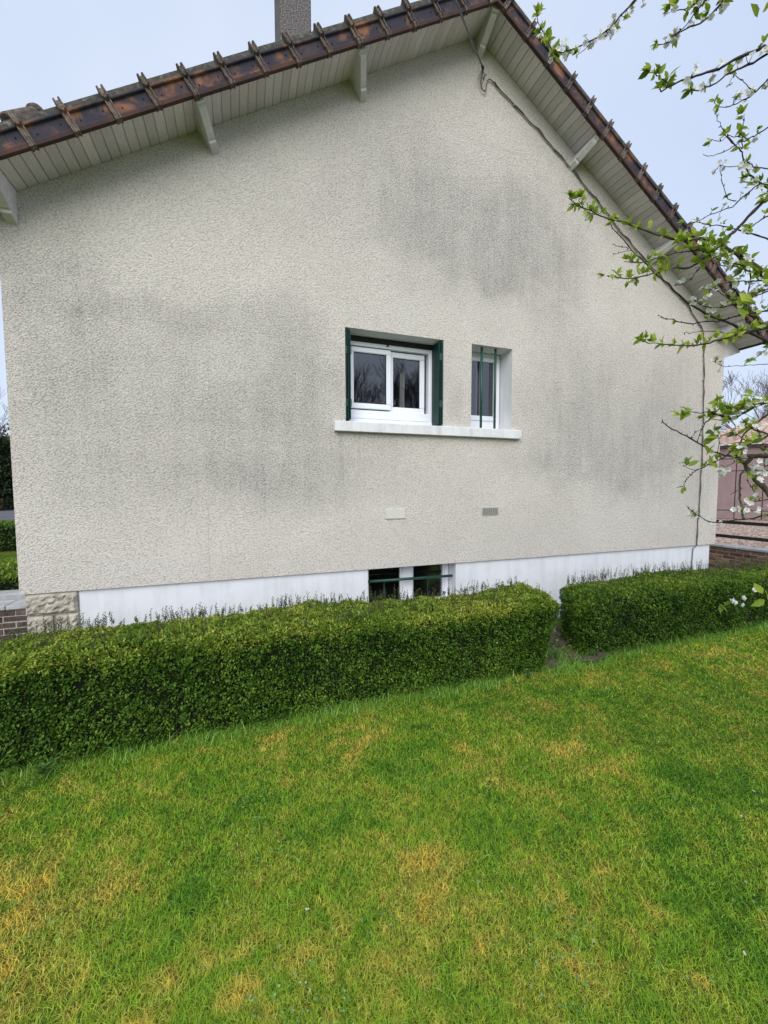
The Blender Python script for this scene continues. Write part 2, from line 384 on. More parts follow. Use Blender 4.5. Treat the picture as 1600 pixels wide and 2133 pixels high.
def gravel_mat():
    t = NT('pink_gravel'); v = t.mapping()
    vo = t.n('ShaderNodeTexVoronoi'); vo.inputs['Scale'].default_value = 26; t.l(v, vo.inputs['Vector'])
    sp = t.n('ShaderNodeSeparateColor'); t.l(vo.outputs['Color'], sp.inputs[0])
    c = t.ramp(sp.outputs[0], [(.0, (.17, .11, .085)), (.35, (.36, .25, .19)), (.7, (.48, .36, .29)), (1, (.62, .54, .47))])
    t.bump(vo.outputs['Distance'], .9, .03)
    return t.fin(c, .9, .2)
M_GRAV = gravel_mat()
o = MB().box(10.72, 60, -12, 40, GZ - .1, -.26).build('gravel_yard', M_GRAV); tag(o, 'raised yard of pinkish gravel behind the retaining wall', kind='structure')
def pebbles():
    n = 9000; x = 10.8 + RNG.random(n) ** 1.4 * 8; y = RNG.random(n) * 7.5 - 1.5; r = .012 + RNG.random(n) * .018
    base = np.array([[1, 0, 0], [-1, 0, 0], [0, 1, 0], [0, -1, 0], [0, 0, .6]]); fc = np.array([[0, 2, 4], [2, 1, 4], [1, 3, 4], [3, 0, 4]])
    a = RNG.random(n) * 6.28; ca, sa = np.cos(a), np.sin(a)
    B = base[None] * r[:, None, None]; Bx = B[..., 0] * ca[:, None] - B[..., 1] * sa[:, None]; By = B[..., 0] * sa[:, None] * .8 + B[..., 1] * ca[:, None]
    V = np.stack([Bx + x[:, None], By + y[:, None], B[..., 2] - .26], -1).reshape(-1, 3); F = (fc[None] + (np.arange(n) * 5)[:, None, None]).reshape(-1, 3)
    o = link('gravel', np_mesh('gravel', V, F), M_GRAV); tag(o, 'loose pinkish gravel stones covering the raised yard', 'gravel', kind='stuff')
pebbles()

# ------------------------------------------------------------------ HOUSE
house = empty('house', (0, 0, 0))
tag(house, 'cream rendered gable house with stained wall, white plinth and clay verge tiles', 'house')
HD = 11.0   # depth of the house
def soff(x): return E + SL * (x if x < W / 2 else W - x)

# openings
WX0, WX1, WZ0, WZ1 = 2.918, 4.097, 1.64, 2.632
SX0, SX1 = 4.471, 5.05
BX0, BX1, BZ0 = 3.168, 4.297, -.52

def gable():
    V = []; F = []; MI = []
    def face(pts, mi=0):
        b = len(V); V.extend(pts); F.append(tuple(range(b, b + len(pts)))); MI.append(mi)
    def strip(x0, x1, z0, z1=None, y=0.0):
        top = []
        if z1 is None:
            top = [(x1, y, soff(x1))] + ([(W / 2, y, PK)] if x0 < W / 2 < x1 else []) + [(x0, y, soff(x0))]
        else: top = [(x1, y, z1), (x0, y, z1)]
        face([(x0, y, z0), (x1, y, z0)] + top)
    for y in (0.0, .36):
        strip(0 if y == 0 else .3, WX0, 0, None, y); strip(WX0, WX1, 0, WZ0, y); strip(WX0, WX1, WZ1, None, y)
        strip(WX1, SX0, 0, None, y); strip(SX0, SX1, 0, WZ0, y); strip(SX0, SX1, WZ1, None, y); strip(SX1, W if y == 0 else W - .3, 0, None, y)
    for (a, b) in ((WX0, WX1), (SX0, SX1)):
        face([(a, 0, WZ0), (a, .36, WZ0), (a, .36, WZ1), (a, 0, WZ1)], 1); face([(b, 0, WZ0), (b, 0, WZ1), (b, .36, WZ1), (b, .36, WZ0)], 1)
        face([(a, 0, WZ1), (a, .36, WZ1), (b, .36, WZ1), (b, 0, WZ1)], 1); face([(a, 0, WZ0), (b, 0, WZ0), (b, .36, WZ0), (a, .36, WZ0)], 1)
    # side and back walls
    face([(0, 0, 0), (0, 0, E), (0, HD, E), (0, HD, 0)]); face([(W, 0, 0), (W, HD, 0), (W, HD, E), (W, 0, E)])
    face([(0, HD, 0), (0, HD, E), (W / 2, HD, PK), (W, HD, E), (W, HD, 0)])
    face([(0, 0, 0), (0, .03, 0), (W, .03, 0), (W, 0, 0)])
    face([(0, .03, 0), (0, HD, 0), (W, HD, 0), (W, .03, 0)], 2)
    me = bpy.data.meshes.new('wall'); me.from_pydata(V, [], F); me.polygons.foreach_set('material_index', MI); me.update()
    link('wall', me, [M_WALL, M_REVEAL, M_ROOM], house)
gable()

# plinth
def plinth():
    p = MB().box(.425, BX0, .03, .30, -1.0, 0).build('plinth', M_PLINTH, house); p['label'] = 'white painted plinth left of the basement window'
    p = MB().box(BX1, 8.915, .03, .30, -1.0, 0).build('plinth', M_PLINTH, house); p['label'] = 'white painted plinth right of the basement window'
    MB().box(BX0, BX1, .03, .40, -1.0, BZ0).box(.05, .07, .30, HD, -1, 0).box(8.89, 8.91, .30, HD, -1, 0).box(.05, 8.9, HD - .1, HD, -1, 0).build('foundation_wall', M_PLINTH, house)
plinth()
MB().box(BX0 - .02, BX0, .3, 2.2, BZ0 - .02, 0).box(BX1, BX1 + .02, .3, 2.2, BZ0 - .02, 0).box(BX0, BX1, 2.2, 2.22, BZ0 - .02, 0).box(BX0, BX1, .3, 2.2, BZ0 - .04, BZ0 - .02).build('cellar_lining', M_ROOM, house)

# rock-faced corner stones
def rough_block(x0, x1, y0, y1, z0, z1, seed, amp=.012):
    rg = np.random.default_rng(seed); nx = max(3, int((x1 - x0) / .022)); nz = max(3, int((z1 - z0) / .022))
    V = []; F = []
    for j in range(nz + 1):
        for i in range(nx + 1):
            e = i in (0, nx) or j in (0, nz)
            d = 0.0 if e else -(.008 + 2.0 * amp * rg.random() ** 1.5 + .007 * abs(math.sin(i * .7 + j * 1.1 + seed)))
            jx = 0 if e else (rg.random() - .5) * .012
            V.append((x0 + (x1 - x0) * i / nx + jx, y0 + d, z0 + (z1 - z0) * j / nz + (0 if e else (rg.random() - .5) * .01)))
    for j in range(nz):
        for i in range(nx):
            a = j * (nx + 1) + i; F.append((a, a + 1, a + nx + 2, a + nx + 1))
    mb = MB(); mb.add(V, F); mb.box(x0, x1, y0 + .0005, y1, z0, z1); return mb
for i, (a, b, c, d) in enumerate([(.03, .412, -.196, -.006), (.035, .222, -.385, -.212), (.243, .412, -.385, -.212), (.03, .300, -.575, -.402), (.316, .412, -.575, -.402), (.03, .412, -.765, -.592), (.03, .412, -.95, -.782)]):
    rough_block(a, b, .02, .30, c, d, i * 5 + 3).build('corner_stone', M_STONE, house)
MB().box(.045, .424, .034, .30, -1.0, -.004).build('stone_bedding', M_MORTAR, house)

# soffit boards
def soffits():
    bw = .0897; y0, y1 = -.345, .30
    L0 = -.37 * HYP; L1 = (W / 2) * HYP
    for side in (0, 1):
        back = MB()
        a = (-.37 if side == 0 else W + .37); zz = E - .37 * SL
        up = .024
        back.add([(a, y0, zz + up), (W / 2, y0, PK + up), (W / 2, y1, PK + up), (a, y1, zz + up), (a, y0, zz + up + .01), (W / 2, y0, PK + up + .01), (W / 2, y1, PK + up + .01), (a, y1, zz + up + .01)],
                 [(0, 1, 2, 3), (4, 5, 6, 7), (0, 1, 5, 4), (1, 2, 6, 5), (2, 3, 7, 6), (3, 0, 4, 7)])
        sf = back.build('soffit', M_SOFFD, house); sf['label'] = ('grey boarded eave underside on the left slope' if side == 0 else 'grey boarded eave underside on the right slope')
        # one board, local: x along slope, y out of the wall, z up from soffit plane; chamfered long edges
        w = bw - .0035; ch = .0045
        prof = [(0, .018), (0, ch), (ch, 0), (w - ch, 0), (w, ch), (w, .018)]
        me = MB().prism(prof, 'y', y0, -.001).mesh('board')
        me.materials.append(M_SOFF)
        n = int((L1 - L0) / bw)
        off = (L1 - L0) - n * bw
        for i in range(n):
            d = L1 - (i + 1) * bw - .002
            o = bpy.data.objects.new('board', me); COL.objects.link(o); o.parent = sf
            x = d / HYP; z = E + SL * x + random.uniform(-.0012, .0012)
            if side == 0: o.location = (x, 0, z); o.rotation_euler = (0, -ANG, 0)
            else:
                d2 = L1 - i * bw - .002
                o.location = (W - d2 / HYP, 0, E + SL * d2 / HYP + random.uniform(-.0012, .0012)); o.rotation_euler = (0, ANG, 0)
        nails = MB()
        for i in range(n):
            d = L1 - (i + .5) * bw
            for yy in (-.30,):
                x = d / HYP if side == 0 else W - d / HYP; z = soff(x) - .0015
                nails.add([(x - .003, yy, z), (x, yy - .003, z), (x + .003, yy, z), (x, yy + .003, z)], [(0, 1, 2, 3)])
        nl = nails.build('nail_head', M_HOLE, sf); nl['kind'] = 'stuff'
soffits()
# boxed-in eave at the right corner
MB().prism([(W + .002, E + .02), (W + .002, 2.925), (W + .37, 3.05), (W + .37, E - .37 * SL + .02)], 'y', .002, HD).build('eave_box', M_PURLIN, house)
MB().prism([(-.002, E + .02), (-.002, 2.925), (-.37, 3.05), (-.37, E - .37 * SL + .02)], 'y', .002, HD).build('eave_box', M_PURLIN, house)

# purlin ends
prof = [(.02, .02), (-.335, .02), (-.335, -.036), (-.306, -.036), (-.306, -.048), (-.300, -.078), (-.285, -.092), (-.118, -.198), (-.098, -.198), (-.098, -.206), (-.094, -.228), (.004, -.268), (.02, -.268)]
for (xt, side, lab) in [(.035, 1, 'painted beam end at the left edge of the gable'), (1.535, 1, None), (2.985, 1, None), (4.478, 0, 'ridge beam end under the gable peak'), (W - 2.985, -1, None), (W - 1.535, -1, None), (W - .075, -1, None)]:
    if side == 1 and xt < .1:
        p = [(a, (b * .93 if b < -.05 else b) + (.05 if b > 0 else 0)) for a, b in prof]
        o = MB().prism(p, 'x', .062, .138).build('beam_end', M_PURLIN, house, bevel=.003); o.location = (0, 0, soff(.138) - .02)
    elif side == 0:
        z = soff(4.478); p = [(a, (b * .80 if b < -.05 else b) + (.05 if b > 0 else 0)) for a, b in prof]
        o = MB().prism(p, 'x', 4.478, 4.552).build('beam_end', M_PURLIN, house, bevel=.003); o.location = (0, 0, z)
    else:
        p = [(a, b * .84 if b < -.05 else b) for a, b in prof]
        o = MB().prism(p, 'x', 0, .070 * side).build('beam_end', M_PURLIN, house, bevel=.003)
        o.location = (xt, 0, soff(xt)); o.rotation_euler = (0, -ANG * side, 0)
    if lab: o['label'] = lab

# roof with verge tiles
def roof():
    # corrugated slopes above, joined at the ridge
    V = []; F = []; mb = MB()
    for side in (0, 1):
        ns, ny = 70, 160
        b = len(V)
        for j in range(ny + 1):
            y = -.20 + (HD + .4) * j / ny
            for i in range(ns + 1):
                d = -.42 * HYP + (W / 2 * HYP + .42 * HYP) * i / ns
                n_ = .140 + .012 * math.sin(y / .225 * 2 * math.pi) + .012 * ((-d / .337) % 1.0)
                x = d * math.cos(ANG) - n_ * math.sin(ANG); z = E + d * math.sin(ANG) + n_ * math.cos(ANG)
                if i == ns: x = W / 2; z = PK + .18
                V.append((x if side == 0 else W - x, y, z))
        for j in range(ny):
            for i in range(ns):
                a = b + j * (ns + 1) + i; F.append((a, a + 1, a + ns + 2, a + ns + 1))
    rf = link('roof', np_mesh('roof', V, F, smooth=True), M_ROOF, house)
    def tile_mesh(sgn):
        L = .3365; mb = MB()
        # section: (y, n) outwards = -y
        sec = [(-.346, -.022), (-.386, -.026), (-.388, .004), (-.384, .012), (-.368, .018), (-.366, .066), (-.366, .112), (-.386, .120), (-.388, .132), (-.376, .142), (-.374, .165), (-.366, .192), (-.345, .203), (-.17, .200), (-.17, .160), (-.31, .150), (-.330, .10), (-.335, .02)]
        mb.prism(sec, 'x', -.002, L - .006)
        return mb
    def tile(sgn):
        L = .3365; sec = [(-.346, -.022), (-.386, -.026), (-.388, .004), (-.384, .012), (-.368, .018), (-.366, .066), (-.366, .112), (-.386, .120), (-.388, .132), (-.376, .142), (-.374, .165), (-.366, .192), (-.345, .203), (-.17, .200), (-.17, .160), (-.31, .150), (-.330, .10), (-.335, .02)]
        mb = MB()
        def seg(x0, x1, grow, mi, s=sec):
            g = [(y - grow * (1 if y < -.345 else .3), n + (grow if n > .13 else (-grow * .4 if n < 0 else 0))) for y, n in s]
            xs = (x0, x1) if sgn > 0 else (-x0, -x1)
            mb.prism(g, 'x', xs[0], xs[1], mi)
        seg(.022, L - .024, 0, 0)
        # collar at the lap: base band and two raised fins
        g1 = [(-.346, -.028), (-.396, -.030), (-.400, .02), (-.382, .03), (-.380, .115), (-.402, .125), (-.404, .146), (-.396, .200), (-.36, .214), (-.20, .208), (-.20, .16), (-.33, .15), (-.335, .02)]
        xs = [(-.024, .024)]
        for a, b in xs:
            a, b = (a, b) if sgn > 0 else (-a, -b); mb.prism(g1, 'x', a, b, 1)
        g2 = [(-.346, -.034), (-.404, -.036), (-.409, .02), (-.394, .035), (-.392, .115), (-.412, .13), (-.412, .16), (-.404, .214), (-.385, .227), (-.355, .216), (-.20, .215), (-.20, .16), (-.33, .15), (-.335, .02)]
        for a, b in ((-.0255, -.012), (.012, .0255)):
            a, b = (a, b) if sgn > 0 else (-a, -b); mb.prism(g2, 'x', a, b, 1)
        for hx in (.075, .262):
            pts = []; hz = .055 if hx < .1 else .072
            for k in range(8):
                an = k * math.pi / 4; pts.append(((hx + .0065 * math.cos(an)) * sgn, hz + .008 * math.sin(an)))
            mb.prism(pts, 'y', -.372, -.36, 2)
        me = mb.mesh('verge_tile', bevel=.0025); me.materials.append(M_TILE); me.materials.append(M_RIB); me.materials.append(M_HOLE)
        return me
    for side in (0, 1):
        me = tile(1 if side == 0 else -1)
        k = -2
        while True:
            d = .132 + .3365 * k
            if d > W / 2 * HYP + .03 : break
            o = bpy.data.objects.new('verge_tile', me); COL.objects.link(o); o.parent = rf
            x = d / HYP; z = E + SL * x
            jz = random.uniform(-.003, .003)
            o.location = (x if side == 0 else W - x, random.uniform(-.003, .003), z + jz)
            o.rotation_euler = (random.uniform(-.008, .008), (-ANG if side == 0 else ANG) + random.uniform(-.006, .006), 0)
            k += 1
            if d + .3365 > W / 2 * HYP + .1: break
    # ridge tiles
    for j in range(24):
        mb = MB(); y0 = -.43 + j * .42; pr = []
        for a in range(9):
            th = math.pi * a / 8; pr.append((W / 2 + .125 * math.cos(th), PK + .135 + .115 * math.sin(th)))
        for a in range(8, -1, -1):
            th = math.pi * a / 8; pr.append((W / 2 + .108 * math.cos(th), PK + .135 + .098 * math.sin(th)))
        mb.prism(pr, 'y', y0, y0 + .40)
        pr2 = [(W / 2 + (p[0] - W / 2) * 1.12, PK + .135 + (p[1] - PK - .135) * 1.1) for p in pr]
        mb.prism(pr2, 'y', y0 - .008, y0 + .045); mb.build('ridge_tile', M_RIB, rf)
    # end piece closing the apex
    MB().prism([(W / 2 - .10, PK + .02), (W / 2 + .10, PK + .02), (W / 2 + .06, PK + .22), (W / 2 - .06, PK + .22)], 'y', -.40, -.36).build('apex_tile', M_RIB, rf, bevel=.006)
    # half round tile lying on the left slope near the eave
    mb = MB(); pts = []
    p0 = pix(16, 254, 5.3); p1 = pix(78, 240, 5.6)
    mb.tube([p0, p0 + (p1 - p0) * .85, p1], [.062, .062, .062], 12); mb.tube([p0 + (p1 - p0) * .92, p1 + (p1 - p0) * .06], .078, 12)
    mb.build('half_round_tile', M_RIB, rf, bevel=.01)
roof()

# chimney
def chimney():
    MB().box(2.425, 2.81, 1.2, 1.95, 4.4, 8.3).build('chimney', M_CHIM, house, bevel=.012)
    ch = MB().box(2.36, 2.87, 1.14, 2.01, 8.3, 8.38).build('chimney_cap', M_MORTAR, house, bevel=.01)
    MB().prism([(2.39, 4.75), (2.845, 5.04), (2.845, 5.12), (2.39, 4.84)], 'y', 1.17, 1.99).build('chimney_flashing', M_METAL, house)
chimney()

# glass
def glass_mat():
    t = NT('window_glass'); t.t.nodes.remove(t.b)
    fr = t.n('ShaderNodeFresnel'); fr.inputs['IOR'].default_value = 1.5
    f2 = t.math('MULTIPLY_ADD', fr.outputs[0], 1.9); t.t.nodes[-1].inputs[2].default_value = .06
    gl = t.n('ShaderNodeBsdfGlossy'); gl.inputs['Roughness'].default_value = .012; gl.inputs['Color'].default_value = (.9, .92, .97, 1)
    tr = t.n('ShaderNodeBsdfTransparent'); tr.inputs['Color'].default_value = (.86, .9, .9, 1)
    mxs = t.n('ShaderNodeMixShader'); t.l(f2, mxs.inputs[0]); t.l(tr.outputs[0], mxs.inputs[1]); t.l(gl.outputs[0], mxs.inputs[2])
    t.l(mxs.outputs[0], t.out.inputs['Surface']); return t.m
M_GLASS = glass_mat()
def frame_mb(x0, x1, z0, z1, y0, y1, t, tb=None, mb=None):
    mb = mb or MB(); tb = t if tb is None else tb
    mb.box(x0, x1, y0, y1, z1 - t, z1); mb.box(x0, x1, y0, y1, z0, z0 + tb)
    mb.box(x0, x0 + t, y0, y1, z0 + tb, z1 - t); mb.box(x1 - t, x1, y0, y1, z0 + tb, z1 - t); return mb
def pane(x0, x1, z0, z1, y, parent):
    me = bpy.data.meshes.new('pane'); me.from_pydata([(x0, y, z0), (x1, y, z0), (x1, y, z1), (x0, y, z1)], [], [(0, 1, 2, 3)])
    return link('pane', me, M_GLASS, parent)

def windows():
    # main sliding window
    w = MB().box(2.96, 4.06, .262, .30, 1.645, 2.60).build('window', M_PVC, None)
    bpy.data.objects.remove(w)
    w = frame_mb(2.965, 4.05, 1.655, 2.572, .205, .30, .045, .155).build('window', M_PVC, house, bevel=.003); w['label'] = 'white sliding window with two panes between green shutters'
    MB().box(3.0, 4.045, .185, .225, 1.642, 1.705).build('lower_rail', M_PVC, w, bevel=.006)
    MB().box(3.0, 4.0, .196, .24, 1.712, 1.745).build('track', M_PVC, w, bevel=.004)
    frame_mb(3.01, 3.515, 1.825, 2.512, .200, .238, .055, .062).build('sash', M_PVC, w, bevel=.006, segs=2)
    frame_mb(3.496, 3.966, 1.800, 2.512, .242, .280, .062, .075).build('sash', M_PVC, w, bevel=.006, segs=2)
    frame_mb(3.063, 3.462, 1.885, 2.459, .214, .2225, .006).build('gasket', M_RUBBER_AND_SHADE, w)
    frame_mb(3.556, 3.906, 1.873, 2.452, .256, .2645, .006).build('gasket', M_RUBBER_AND_SHADE, w)
    pane(3.065, 3.46, 1.887, 2.457, .224, w); pane(3.558, 3.904, 1.875, 2.45, .266, w)
    # pale strip behind the glass, standing in for a reflection on it
    cv = []; cf = []
    for i in range(9):
        xx = 3.74 + i * .008; yy = .5 + .02 * math.sin(i * 1.6); cv += [(xx, yy, 1.7), (xx + .004, yy, 2.36)]
        if i: cf.append((2 * i - 2, 2 * i, 2 * i + 1, 2 * i - 1))
    MB().add(cv, cf).build('curtain_or_reflection', M_REFLECT_STREAK, w)
    # green head rail, near-black colour carries the shade of the recess
    MB().box(2.985, 4.06, .196, .2045, 2.573, 2.631).box(3.46, 3.485, .185, .196, 2.55, 2.60).build('shutter_rail', M_RUBBER_AND_SHADE, house, bevel=.003)
    # folded shutters
    s = empty('shutter'); s.parent = house; s['label'] = 'dark green folding shutter packed against the left reveal'
    for i, x in enumerate((2.926, 2.949, 2.972)):
        lf = MB().box(x, x + .013, .012 + .008 * i, .185, 1.668, 2.615).build('shutter_leaf', M_GREEN, s, bevel=.002)
        if i != 1: MB().box(x - .002, x + .016, .004, .016, 2.36, 2.44).box(x - .002, x + .016, .004, .016, 1.80, 1.88).build('hinge', M_BAR, s, bevel=.002)
    s = empty('shutter'); s.parent = house; s['label'] = 'dark green folding shutter packed against the right reveal'
    for i, x in enumerate((4.040, 4.062, 4.080)):
        mb = MB().box(x, x + .012, .006 + (.0 if i else .003), .195 - .01 * i, 1.663, 2.612)
        if i == 0:
            for k in range(7): mb.box(x - .004, x + .001, .055, .15, 2.12 + k * .045, 2.132 + k * .045)
        mb.build('shutter_leaf', M_GREEN, s, bevel=.002)
    MB().box(4.05, 4.082, .004, .016, 2.40, 2.48).box(4.05, 4.082, .004, .016, 1.86, 1.94).build('hinge', M_BAR, s, bevel=.002)
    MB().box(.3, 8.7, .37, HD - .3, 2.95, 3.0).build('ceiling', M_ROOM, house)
    # common sill, top falls outward
    MB().prism([(-.062, 1.525), (-.062, 1.628), (.0, 1.642), (.36, 1.660), (.36, 1.525)], 'x', 2.785, 5.165).build('sill', M_SILL, house, bevel=.004)
    # small barred window
    w = frame_mb(4.50, 5.042, 1.66, 2.628, .245, .30, .05, .125).build('window', M_PVC, house, bevel=.003); w['label'] = 'narrow white window behind two green bars'
    frame_mb(4.54, 5.0, 1.775, 2.575, .232, .262, .052, .062).build('sash', M_PVC, w, bevel=.005, segs=2)
    pane(4.59, 4.95, 1.835, 2.525, .25, w)
    MB().box(4.56, 4.73, .42, .425, 1.7, 2.6).box(4.80, 4.86, .42, .425, 1.7, 2.6).build('curtain_or_reflection', M_CURTAIN2, w)
    for x in (4.648, 4.846):
        b = MB().tube([(x, .06, 1.60), (x, .06, 2.625)], .0155, 10).build('window_bar', M_BAR, house, smooth=True)
        MB().box(x - .022, x + .022, .045, .075, 1.644, 1.652).build('bar_socket', M_SILL, b)
    # basement window
    w = frame_mb(3.20, 4.292, BZ0, -.004, .21, .30, .03, .04).build('basement_window', M_PVC, house, bevel=.003)
    MB().box(3.655, 3.79, .19, .26, BZ0, -.012).build('mullion', M_PVC, w, bevel=.004)
    MB().box(4.235, 4.285, .195, .26, BZ0, -.012).build('jamb', M_PVC, w, bevel=.004)
    frame_mb(3.215, 3.655, BZ0 + .03, -.03, .215, .25, .02).build('sash', M_PVC, w); frame_mb(3.79, 4.235, BZ0 + .03, -.03, .215, .25, .02).build('sash', M_PVC, w)
    pane(3.235, 3.635, BZ0 + .05, -.05, .24, w); pane(3.81, 4.215, BZ0 + .05, -.05, .24, w)
    MB().box(3.43, 3.442, .225, .235, BZ0 + .04, -.20).box(4.005, 4.017, .225, .235, BZ0 + .04, -.20).build('glazing_bar', M_BAR, w)
    MB().tube([(3.16, .10, -.165), (4.285, .10, -.178)], .017, 10).build('window_bar', M_BAR, house, smooth=True)['label'] = 'horizontal green bar across the basement window'
windows()
o = MB().box(3.366, 3.612, -.014, .0, .564, .673).box(3.376, 3.382, -.016, -.012, .612, .618).box(3.596, 3.602, -.016, -.012, .612, .618)
o.build('cover_plate', simple('pale_plate', (.52, .52, .48), (.60, .60, .55), 4, .5, .1, spec=.3), house, bevel=.002)
vent = MB().box(4.647, 4.868, -.004, .0, .580, .665).build('air_vent', simple('vent_dark', (.05, .05, .05), (.09, .085, .08), 9, .9, 0), house)
mb = frame_mb(4.645, 4.870, .578, .667, -.013, -.002, .006)
for k in range(6): mb.box(4.65, 4.865, -.013, -.004, .5895 + k * .0125, .5955 + k * .0125)
for k in range(1, 8): mb.box(4.65 + k * .027, 4.653 + k * .027, -.012, -.004, .583, .662)
g = mb.build('vent_grille', simple('vent_grille_grey', (.34, .33, .31), (.44, .43, .40), 9, .7, 0), vent)

# ------------------------------------------------------------------ cable
def cable():
    c = empty('power_cable', (4.55, -.03, 5.68)); tag(c, 'dark twisted cable hooked under the gable peak and run down the wall edge', 'cable')
    Rr = lambda p: np.array(p) - np.array([4.55, -.03, 5.68])
    hook = np.array([4.56, -.03, 5.655]); far = pix(955, 8, 4.5)
    d = far - np.array([4.545, -.05, 5.70]); d /= np.linalg.norm(d)
    st = np.array([4.545, -.05, 5.70])
    pts = [Rr(st + d * s - np.array([0, 0, .0006]) * s * (22 - s)) for s in np.linspace(0, 22, 30)]
    mb = MB(); mb.tube(pts, .0075, 6)
    pts2 = [p + np.array([.008 * math.cos(i * 2.1), 0, .008 * math.sin(i * 2.1)]) for i, p in enumerate(pts)]
    mb.tube(pts2, .006, 5); mb.build('overhead_span', M_CABLED, c, smooth=True)
    MB().tube([Rr(st + d * .12), Rr(st), Rr(st - d * .07)], [.012, .016, .012], 8).build('wire_grip', M_CABLED, c, smooth=True)
    mb = MB()
    mb.tube([Rr(p) for p in [(4.55, -.05, 5.66), (4.535, -.045, 5.60), (4.530, -.035, 5.55), (4.545, -.03, 5.50), (4.575, -.03, 5.478), (4.60, -.03, 5.49), (4.612, -.025, 5.55), (4.622, -.02, 5.60), (4.645, -.02, 5.635), (4.67, -.02, 5.64), (4.70, -.02, 5.625)]], .006, 6)
    mb.tube([Rr(p) for p in [(4.56, -.05, 5.66), (4.575, -.04, 5.62), (4.56, -.035, 5.57), (4.538, -.03, 5.53), (4.555, -.03, 5.49), (4.59, -.028, 5.475)]], .004, 6)
    mb.tube([Rr(p) for p in [(4.585, 0, 5.65), (4.585, -.03, 5.645), (4.60, -.035, 5.655), (4.605, -.03, 5.67)]], .006, 6)
    mb.build('drip_loop', M_CABLE, c, smooth=True)
    run = [(4.70, 5.625), (4.74, 5.60), (4.89, 5.525), (5.3, 5.31), (5.878, 4.963), (6.35, 4.65), (6.807, 4.326), (7.4, 3.98), (8.126, 3.578), (8.40, 3.33), (8.473, 3.247), (8.50, 3.10), (8.537, 2.483), (8.565, 1.8), (8.574, 1.318), (8.566, .9), (8.560, .574), (8.545, .2), (8.535, .0)]
    dense = []
    for (a, b), (e, f) in zip(run[:-1], run[1:]):
        n = max(2, int(math.hypot(e - a, f - b) / .06))
        for k in range(n): dense.append((a + (e - a) * k / n, b + (f - b) * k / n))
    dense.append(run[-1])
    P1 = []; P2 = []
    for i, (x, z) in enumerate(dense):
        j = .004 * math.sin(i * 1.7) + .003 * math.sin(i * .63); P1.append(Rr((x + j, -.016, z + j))); P2.append(Rr((x + .006 * math.cos(i * 1.1) + j, -.022 - .004 * math.sin(i * 1.1), z + .008 * math.sin(i * 1.1) + j)))
    P1 += [Rr((8.533, -.012, -.02)), Rr((8.505, .012, -.05)), Rr((8.498, .014, -.3)), Rr((8.50, .014, -.75))]
    MB().tube(P1, .007, 6).tube(P2, .0052, 5).build('wall_run', M_CABLE, c, smooth=True)
    clip = MB().box(-.015, .015, -.03, .004, -.008, .008).mesh('cable_clip', bevel=.002); clip.materials.append(M_METAL)
    for (x, z) in dense[6::11]:
        o = bpy.data.objects.new('cable_clip', clip); COL.objects.link(o); o.parent = c; o.location = Rr((x, 0, z))
cable()

# ------------------------------------------------------------------ brick walls
M_BRICKD = simple('dark_red_brick', (.050, .036, .034), (.135, .095, .088), 14, .85, .6, 60, .006, objrand=.45)
M_BRICKR = simple('brown_brick', (.09, .052, .042), (.24, .145, .10), 16, .9, .6, 60, .006, objrand=.5)
M_COPE = simple('concrete_coping', (.30, .31, .32), (.48, .49, .50), 8, .85, .5, 50, .006)
def brick_wall(name, label, org, rz, length, rows, mat, cope, bl=.215, bh=.058, joint=.010, depth=.11, copeh=.05):
    w = empty(name, org, rz); tag(w, label, 'wall')
    mes = []
    for k in range(3):
        me = MB().box(0, bl, 0, depth, 0, bh).mesh('brick', bevel=.004); me.materials.append(mat); mes.append(me)
    half = MB().box(0, bl / 2 - joint / 2, 0, depth, 0, bh).mesh('brick', bevel=.004); half.materials.append(mat)
    for r in range(rows):
        x = 0.0; first = r % 2
        while x < length - .05:
            me = half if (first and x == 0) else mes[random.randrange(3)]
            l = bl / 2 - joint / 2 if me is half else bl
            o = bpy.data.objects.new('brick', me); COL.objects.link(o); o.parent = w
            o.location = (x, random.uniform(-.004, .003), r * (bh + joint)); x += l + joint
    H = rows * (bh + joint)
    MB().box(-.01, length + .03, .005, depth + .1, -.3, H - .002).build('mortar', M_MORTAR, w)
    n = max(1, int(length / .5)); cw = (length + .04) / n
    for i in range(n): MB().box(-.02 + i * cw + .003, -.02 + (i + 1) * cw - .003, -.03, depth + .14, H + .002, H + copeh).build('coping', cope, w, bevel=.008)
    return w
# left: low stair wall beside the house corner, runs along -X
bwl = brick_wall('brick_wall', 'dark red brick wall with pale coping at the left corner of the house', (-1.75, 1.1, -.935), 0, 1.73, 8, M_BRICKD, M_COPE)
w2 = MB().box(-1.9, -.01, 1.62, 1.86, -.9, -.33).build('kerb_wall', M_COPE, bevel=.01); tag(w2, 'thin pale concrete kerb behind the left brick wall', 'wall')
pst = MB().box(-.50, -.40, 1.45, 1.55, -.75, -.13).build('terracotta_post', simple('terracotta', (.35, .13, .08), (.48, .2, .12), 20, .9, .4), bevel=.008); tag(pst, 'small terracotta post against the left end of the house', 'post')
pst.location = (.13, 0, 0)
# right: retaining wall facing the lawn side, runs away from the viewer in +Y
bwr = brick_wall('brick_wall', 'brown brick retaining wall with grey coping below the gravel yard', (10.6, -3.0, -.87), math.radians(90), 6.6, 9, M_BRICKR, M_COPE, copeh=.05)
